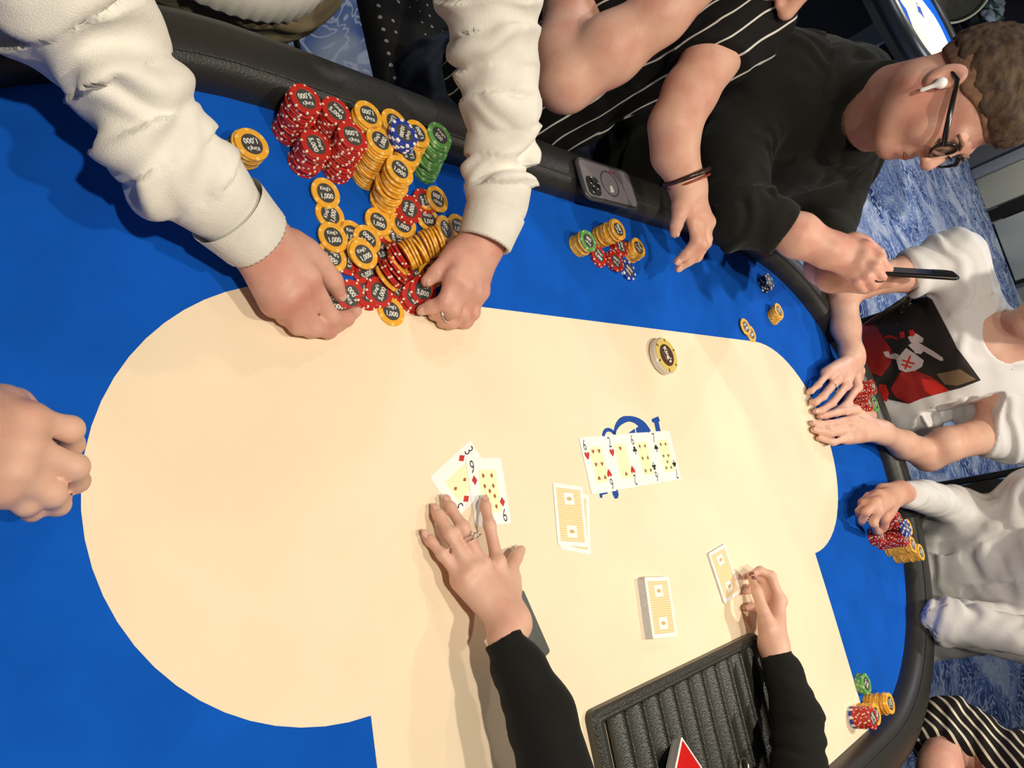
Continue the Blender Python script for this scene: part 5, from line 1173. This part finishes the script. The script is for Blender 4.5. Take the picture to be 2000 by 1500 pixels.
# dotted black stacking chairs
DOT = bpy.data.materials.new('black_dotted_fabric'); nt, b = nodes_of(DOT); L = nt.links
tc = nt.nodes.new('ShaderNodeTexCoord'); vo = nt.nodes.new('ShaderNodeTexVoronoi'); vo.inputs['Scale'].default_value = 34; vo.inputs['Randomness'].default_value = 0.12; L.new(tc.outputs['Object'], vo.inputs['Vector'])
lt = nt.nodes.new('ShaderNodeMath'); lt.operation = 'LESS_THAN'; lt.inputs[1].default_value = 0.16; L.new(vo.outputs['Distance'], lt.inputs[0])
mx = nt.nodes.new('ShaderNodeMix'); mx.data_type = 'RGBA'; mx.inputs[6].default_value = (0.010, 0.010, 0.010, 1); mx.inputs[7].default_value = (0.42, 0.42, 0.40, 1); L.new(lt.outputs[0], mx.inputs[0]); L.new(mx.outputs[2], b.inputs['Base Color']); b.inputs['Roughness'].default_value = 0.9
FRAME = mat('dark_chair_frame', (0.035, 0.035, 0.035), 0.3, 0.7)
seat_me = box('seat', (0.44, 0.43, 0.07), DOT, 0.028, 3)
bk = Solid(0.012)
bk.ell((0, 0, 0), (0.20, 0.032, 0.225)); 
def back_mesh():
    bm_ = bmesh.new(); nx, nz = 12, 12
    vs = {}
    for s_ in (0, 1):
        for i in range(nx + 1):
            for j in range(nz + 1):
                u = i / nx * 2 - 1; w = j / nz; z = w * 0.44
                hw = 0.20 * (1 - 0.10 * (1 - w)) * (1.0 if w < 0.7 else math.sqrt(max(0.05, 1 - ((w - 0.7) / 0.3) ** 2 * 0.75)))
                th = 0.024 * (1 - abs(u) ** 4 * 0.8) * (1 - abs(2 * w - 1) ** 6 * 0.7)
                y = 0.05 * w + 0.03 * (u * u - 0.4) * -1 + (th if s_ else -th)
                vs[s_, i, j] = bm_.verts.new((u * hw, y, z))
    for s_ in (0, 1):
        for i in range(nx):
            for j in range(nz): bm_.faces.new([vs[s_, i, j], vs[s_, i + 1, j], vs[s_, i + 1, j + 1], vs[s_, i, j + 1]])
    for i in range(nx):
        for j in (0, nz): bm_.faces.new([vs[0, i, j], vs[0, i + 1, j], vs[1, i + 1, j], vs[1, i, j]])
    for j in range(nz):
        for i in (0, nx): bm_.faces.new([vs[0, i, j], vs[0, i, j + 1], vs[1, i, j + 1], vs[1, i, j]])
    return bm_mesh('backrest', bm_, DOT, True, 60)
back_me = back_mesh()
legs_me = []
for sx in (-1, 1):
    legs_me.append(tube('leg', [(sx * 0.20, -0.19, 0.40), (sx * 0.21, -0.20, 0.2), (sx * 0.22, -0.21, 0.0)], 0.011, FRAME, 8))
    legs_me.append(tube('leg', [(sx * 0.205, 0.21, 0.95), (sx * 0.205, 0.20, 0.70), (sx * 0.21, 0.18, 0.42), (sx * 0.215, 0.22, 0.2), (sx * 0.22, 0.27, 0.0)], 0.012, FRAME, 8))
rail_me = tube('back_rail', [(-0.205, 0.21, 0.93), (-0.17, 0.225, 0.965), (0, 0.24, 0.98), (0.17, 0.225, 0.965), (0.205, 0.21, 0.93)], 0.012, FRAME, 8)
str_me = [tube('stretcher', [(sx * 0.21, -0.20, 0.16), (sx * 0.212, 0.22, 0.16)], 0.008, FRAME, 8) for sx in (-1, 1)]
def chair(x, y, rz, label, group='dotted black chairs'):
    r = empty('stacking_chair', (x, y, FLOOR), rz); tag(r, label, 'chair', group)
    add('seat', seat_me, r, (0, 0, 0.435)); add('backrest', back_me, r, (0, 0.185, 0.52)); add('back_rail', rail_me, r)
    for m_ in legs_me: add('leg', m_, r)
    for m_ in str_me: add('stretcher', m_, r)
    return r
chair(0.09, 1.28, 0.05, 'black dotted chair of the pinstriped player')
chair(-0.42, 1.85, 0.3, 'empty black dotted chair behind the player in the sweatshirt')
chair(0.64, 1.24, -0.15, 'black dotted chair of the player with glasses')
chair(1.68, 0.47, -PI / 2 + 0.1, 'black dotted chair of the player in the printed tee')
chair(1.64, -0.13, -PI / 2 - 0.1, 'black dotted chair of the grey hoodie player')
chair(0.76, -0.95, PI - 0.3, 'black dotted chair of the person in stripes')
chair(-0.06, -0.90, PI, 'black dotted chair of the dealer')
chair(-1.62, 0.55, PI / 2, 'black dotted chair at the left end of the table')
# the next poker table, with chairs
def copy_tree(o, parent=None):
    c = o.copy(); COL.objects.link(c); c.parent = parent
    for ch in list(o.children): copy_tree(ch, c)
    return c
t2 = copy_tree(table); t2.location = (4.75, 3.05, FLOOR); tag(t2, 'second poker table with brightly lit cream felt, far behind', 'table')
for k, (x, y, a, lab) in enumerate([(2.30, 2.85, PI / 2 + 0.4, 'far dotted chair nearest the second table corner'), (1.75, 2.45, PI / 2 + 1.0, 'far dotted chair standing away from the second table'), (4.6, 4.45, 0.1, 'far dotted chair beyond the second table')]):
    chair(x, y, a, lab, 'dotted black chairs at the second table')
# pale panels and a door on the right-hand wall, a round-backed chair, flowers
PALE = mat('panel_cream', (0.58, 0.56, 0.44), 0.6); GREYTOP = mat('panel_grey', (0.34, 0.34, 0.38), 0.5); DOORM = mat('door_pale', (0.52, 0.53, 0.48), 0.5, var=0.05, vscale=3)
for nm, y0, y1, dx, m_ in (('trim_1', 3.66, 3.80, 0.16, GREYTOP), ('trim_2', 3.22, 3.66, 0.10, PALE), ('trim_3', 3.80, 4.10, 0.06, mat('panel_dark_grey', (0.16, 0.16, 0.17), 0.6))):
    o = add(nm, box(nm, (dx, y1 - y0 - 0.004, 3.0), m_, 0.012), None, (10.30 - dx / 2 - 0.002, (y0 + y1) / 2, FLOOR + 1.5)); tag(o, kind='structure')
    o['label'] = {'trim_1': 'grey vertical trim on the right wall', 'trim_2': 'cream vertical panel on the right wall', 'trim_3': 'dark grey panel on the right wall'}[nm]
o = add('doorway_dark', box('doorway_dark', (0.03, 0.16, 2.9), mat('gap_black', (0.004, 0.004, 0.005), 0.9)), None, (10.28, 3.13, FLOOR + 1.45)); tag(o, kind='structure')  # near-black strip paints the darkness of a doorway opening, not a trim
dr = empty('door_1', (10.24, 2.60, FLOOR)); tag(dr, kind='structure'); dr['label'] = 'pale grey door on the right wall'
add('door_panel', box('door_panel', (0.06, 0.84, 2.4), DOORM, 0.015), dr, (0, 0, 1.22)); add('door_edge', box('door_edge', (0.075, 0.03, 2.4), mat('gap_black', (0.004, 0.004, 0.005), 0.9)), dr, (0, -0.44, 1.22)); add('door_handle', tube('door_handle', [(-0.03, 0.34, 1.05), (-0.07, 0.34, 1.05), (-0.07, 0.22, 1.05)], 0.011, FRAME, 8), dr)
rc = empty('lounge_chair', (6.35, 4.12, FLOOR), -0.9); tag(rc, 'dark round-backed chair with pale piping under the flowers', 'chair')
BRN = mat('brown_dotted', (0.030, 0.028, 0.016), 0.9, var=0.5, vscale=90)
S = Solid(0.016); S.ell((0, 0.0, 0.42), (0.28, 0.28, 0.08), k=0.03); S.ell((0, 0.24, 0.86), (0.27, 0.05, 0.27), k=0.03); S.cone((0, 0.22, 0.45), 0.10, (0, 0.23, 0.65), 0.10, 0.05)
finish(S, 'shell', BRN, rc)
add('piping', tube('piping', [(0.275 * math.cos(a), 0.20, 0.86 + 0.275 * math.sin(a)) for a in np.linspace(0, 2 * PI, 40, endpoint=False)], 0.011, mat('piping_beige', (0.45, 0.40, 0.28), 0.6), 8, closed=True), rc)
for sx in (-1, 1):
    for sy in (-1, 1): add('leg', tube('leg', [(sx * 0.16, sy * 0.16, 0.38), (sx * 0.20, sy * 0.20, 0.0)], 0.014, FRAME, 8), rc)
fx = ray(1912, 30, 7.4)
fs = empty('flower_stand', (fx[0] + 0.03, fx[1] + 0.05, FLOOR)); tag(fs, 'slim dark stand holding the white flowers', 'stand')
add('base', lathe('base', [(0, 0), (0.16, 0), (0.16, 0.02), (0.03, 0.04), (0.03, 0.06), (0, 0.06)], FRAME, 24), fs); zt = fx[2] - 0.16 - FLOOR
add('column', tube('column', [(0, 0, 0.05), (0, 0, zt - 0.02)], 0.025, FRAME, 12), fs); add('top_plate', lathe('top_plate', [(0, zt - 0.02), (0.14, zt - 0.02), (0.14, zt), (0, zt)], FRAME, 24), fs)
bq = empty('flower_arrangement', (fx[0] + 0.03, fx[1] + 0.05, fx[2] - 0.16)); bq.scale = (1.75, 1.75, 1.75); tag(bq, 'bunch of white and pale green flowers in the far corner', 'flowers')
add('bowl', lathe('bowl', [(0, 0), (0.05, 0), (0.09, 0.05), (0.085, 0.09), (0.075, 0.09), (0.045, 0.02), (0, 0.02)], FRAME, 20), bq)
PET = mat('white_petal', (0.62, 0.66, 0.66), 0.7); GRN = mat('sage_leaf', (0.16, 0.30, 0.17), 0.7)
def bloom(r_):
    S = Solid(0.008)
    for k in range(9):
        a = k * 2.4; d = 0.55 * r_ * (0.4 if k < 3 else 1); S.ell((d * math.cos(a), d * math.sin(a), r_ * (0.35 if k < 3 else 0.05)), (0.42 * r_, 0.42 * r_, 0.34 * r_), k=0.004)
    V, Q = S.mesh(1); return fast_mesh('bloom', V, Q, PET)
BL = bloom(0.06)
LEAF = mesh_from('leaf', [(0, 0, 0), (0.03, 0.04, 0.012), (0.032, 0.09, 0.01), (0, 0.14, -0.01), (-0.032, 0.09, 0.01), (-0.03, 0.04, 0.012), (0, 0.07, 0.0)], [(0, 1, 6), (1, 2, 6), (2, 3, 6), (3, 4, 6), (4, 5, 6), (5, 0, 6)], GRN, True)
for k in range(12):
    a = k * 2.399; rr = 0.03 + 0.0085 * k
    o = add('bloom', BL, bq, (rr * math.cos(a), rr * math.sin(a), 0.20 - 0.006 * k - 0.3 * rr), (rr * 4 * math.sin(a) * -1, rr * 4 * math.cos(a), a)); o.scale = (0.8 + 0.05 * (k % 4),) * 3
    add('stem', tube('stem', [(0.01 * math.cos(a), 0.01 * math.sin(a), 0.03), (rr * math.cos(a), rr * math.sin(a), 0.19 - 0.006 * k - 0.3 * rr)], 0.003, GRN, 5), bq)
for k in range(14):
    a = k * 2.399 + 1; add('leaf', LEAF, bq, (0.05 * math.cos(a), 0.05 * math.sin(a), 0.10 + 0.012 * (k % 5)), (0.4, 0.2, a - PI / 2))
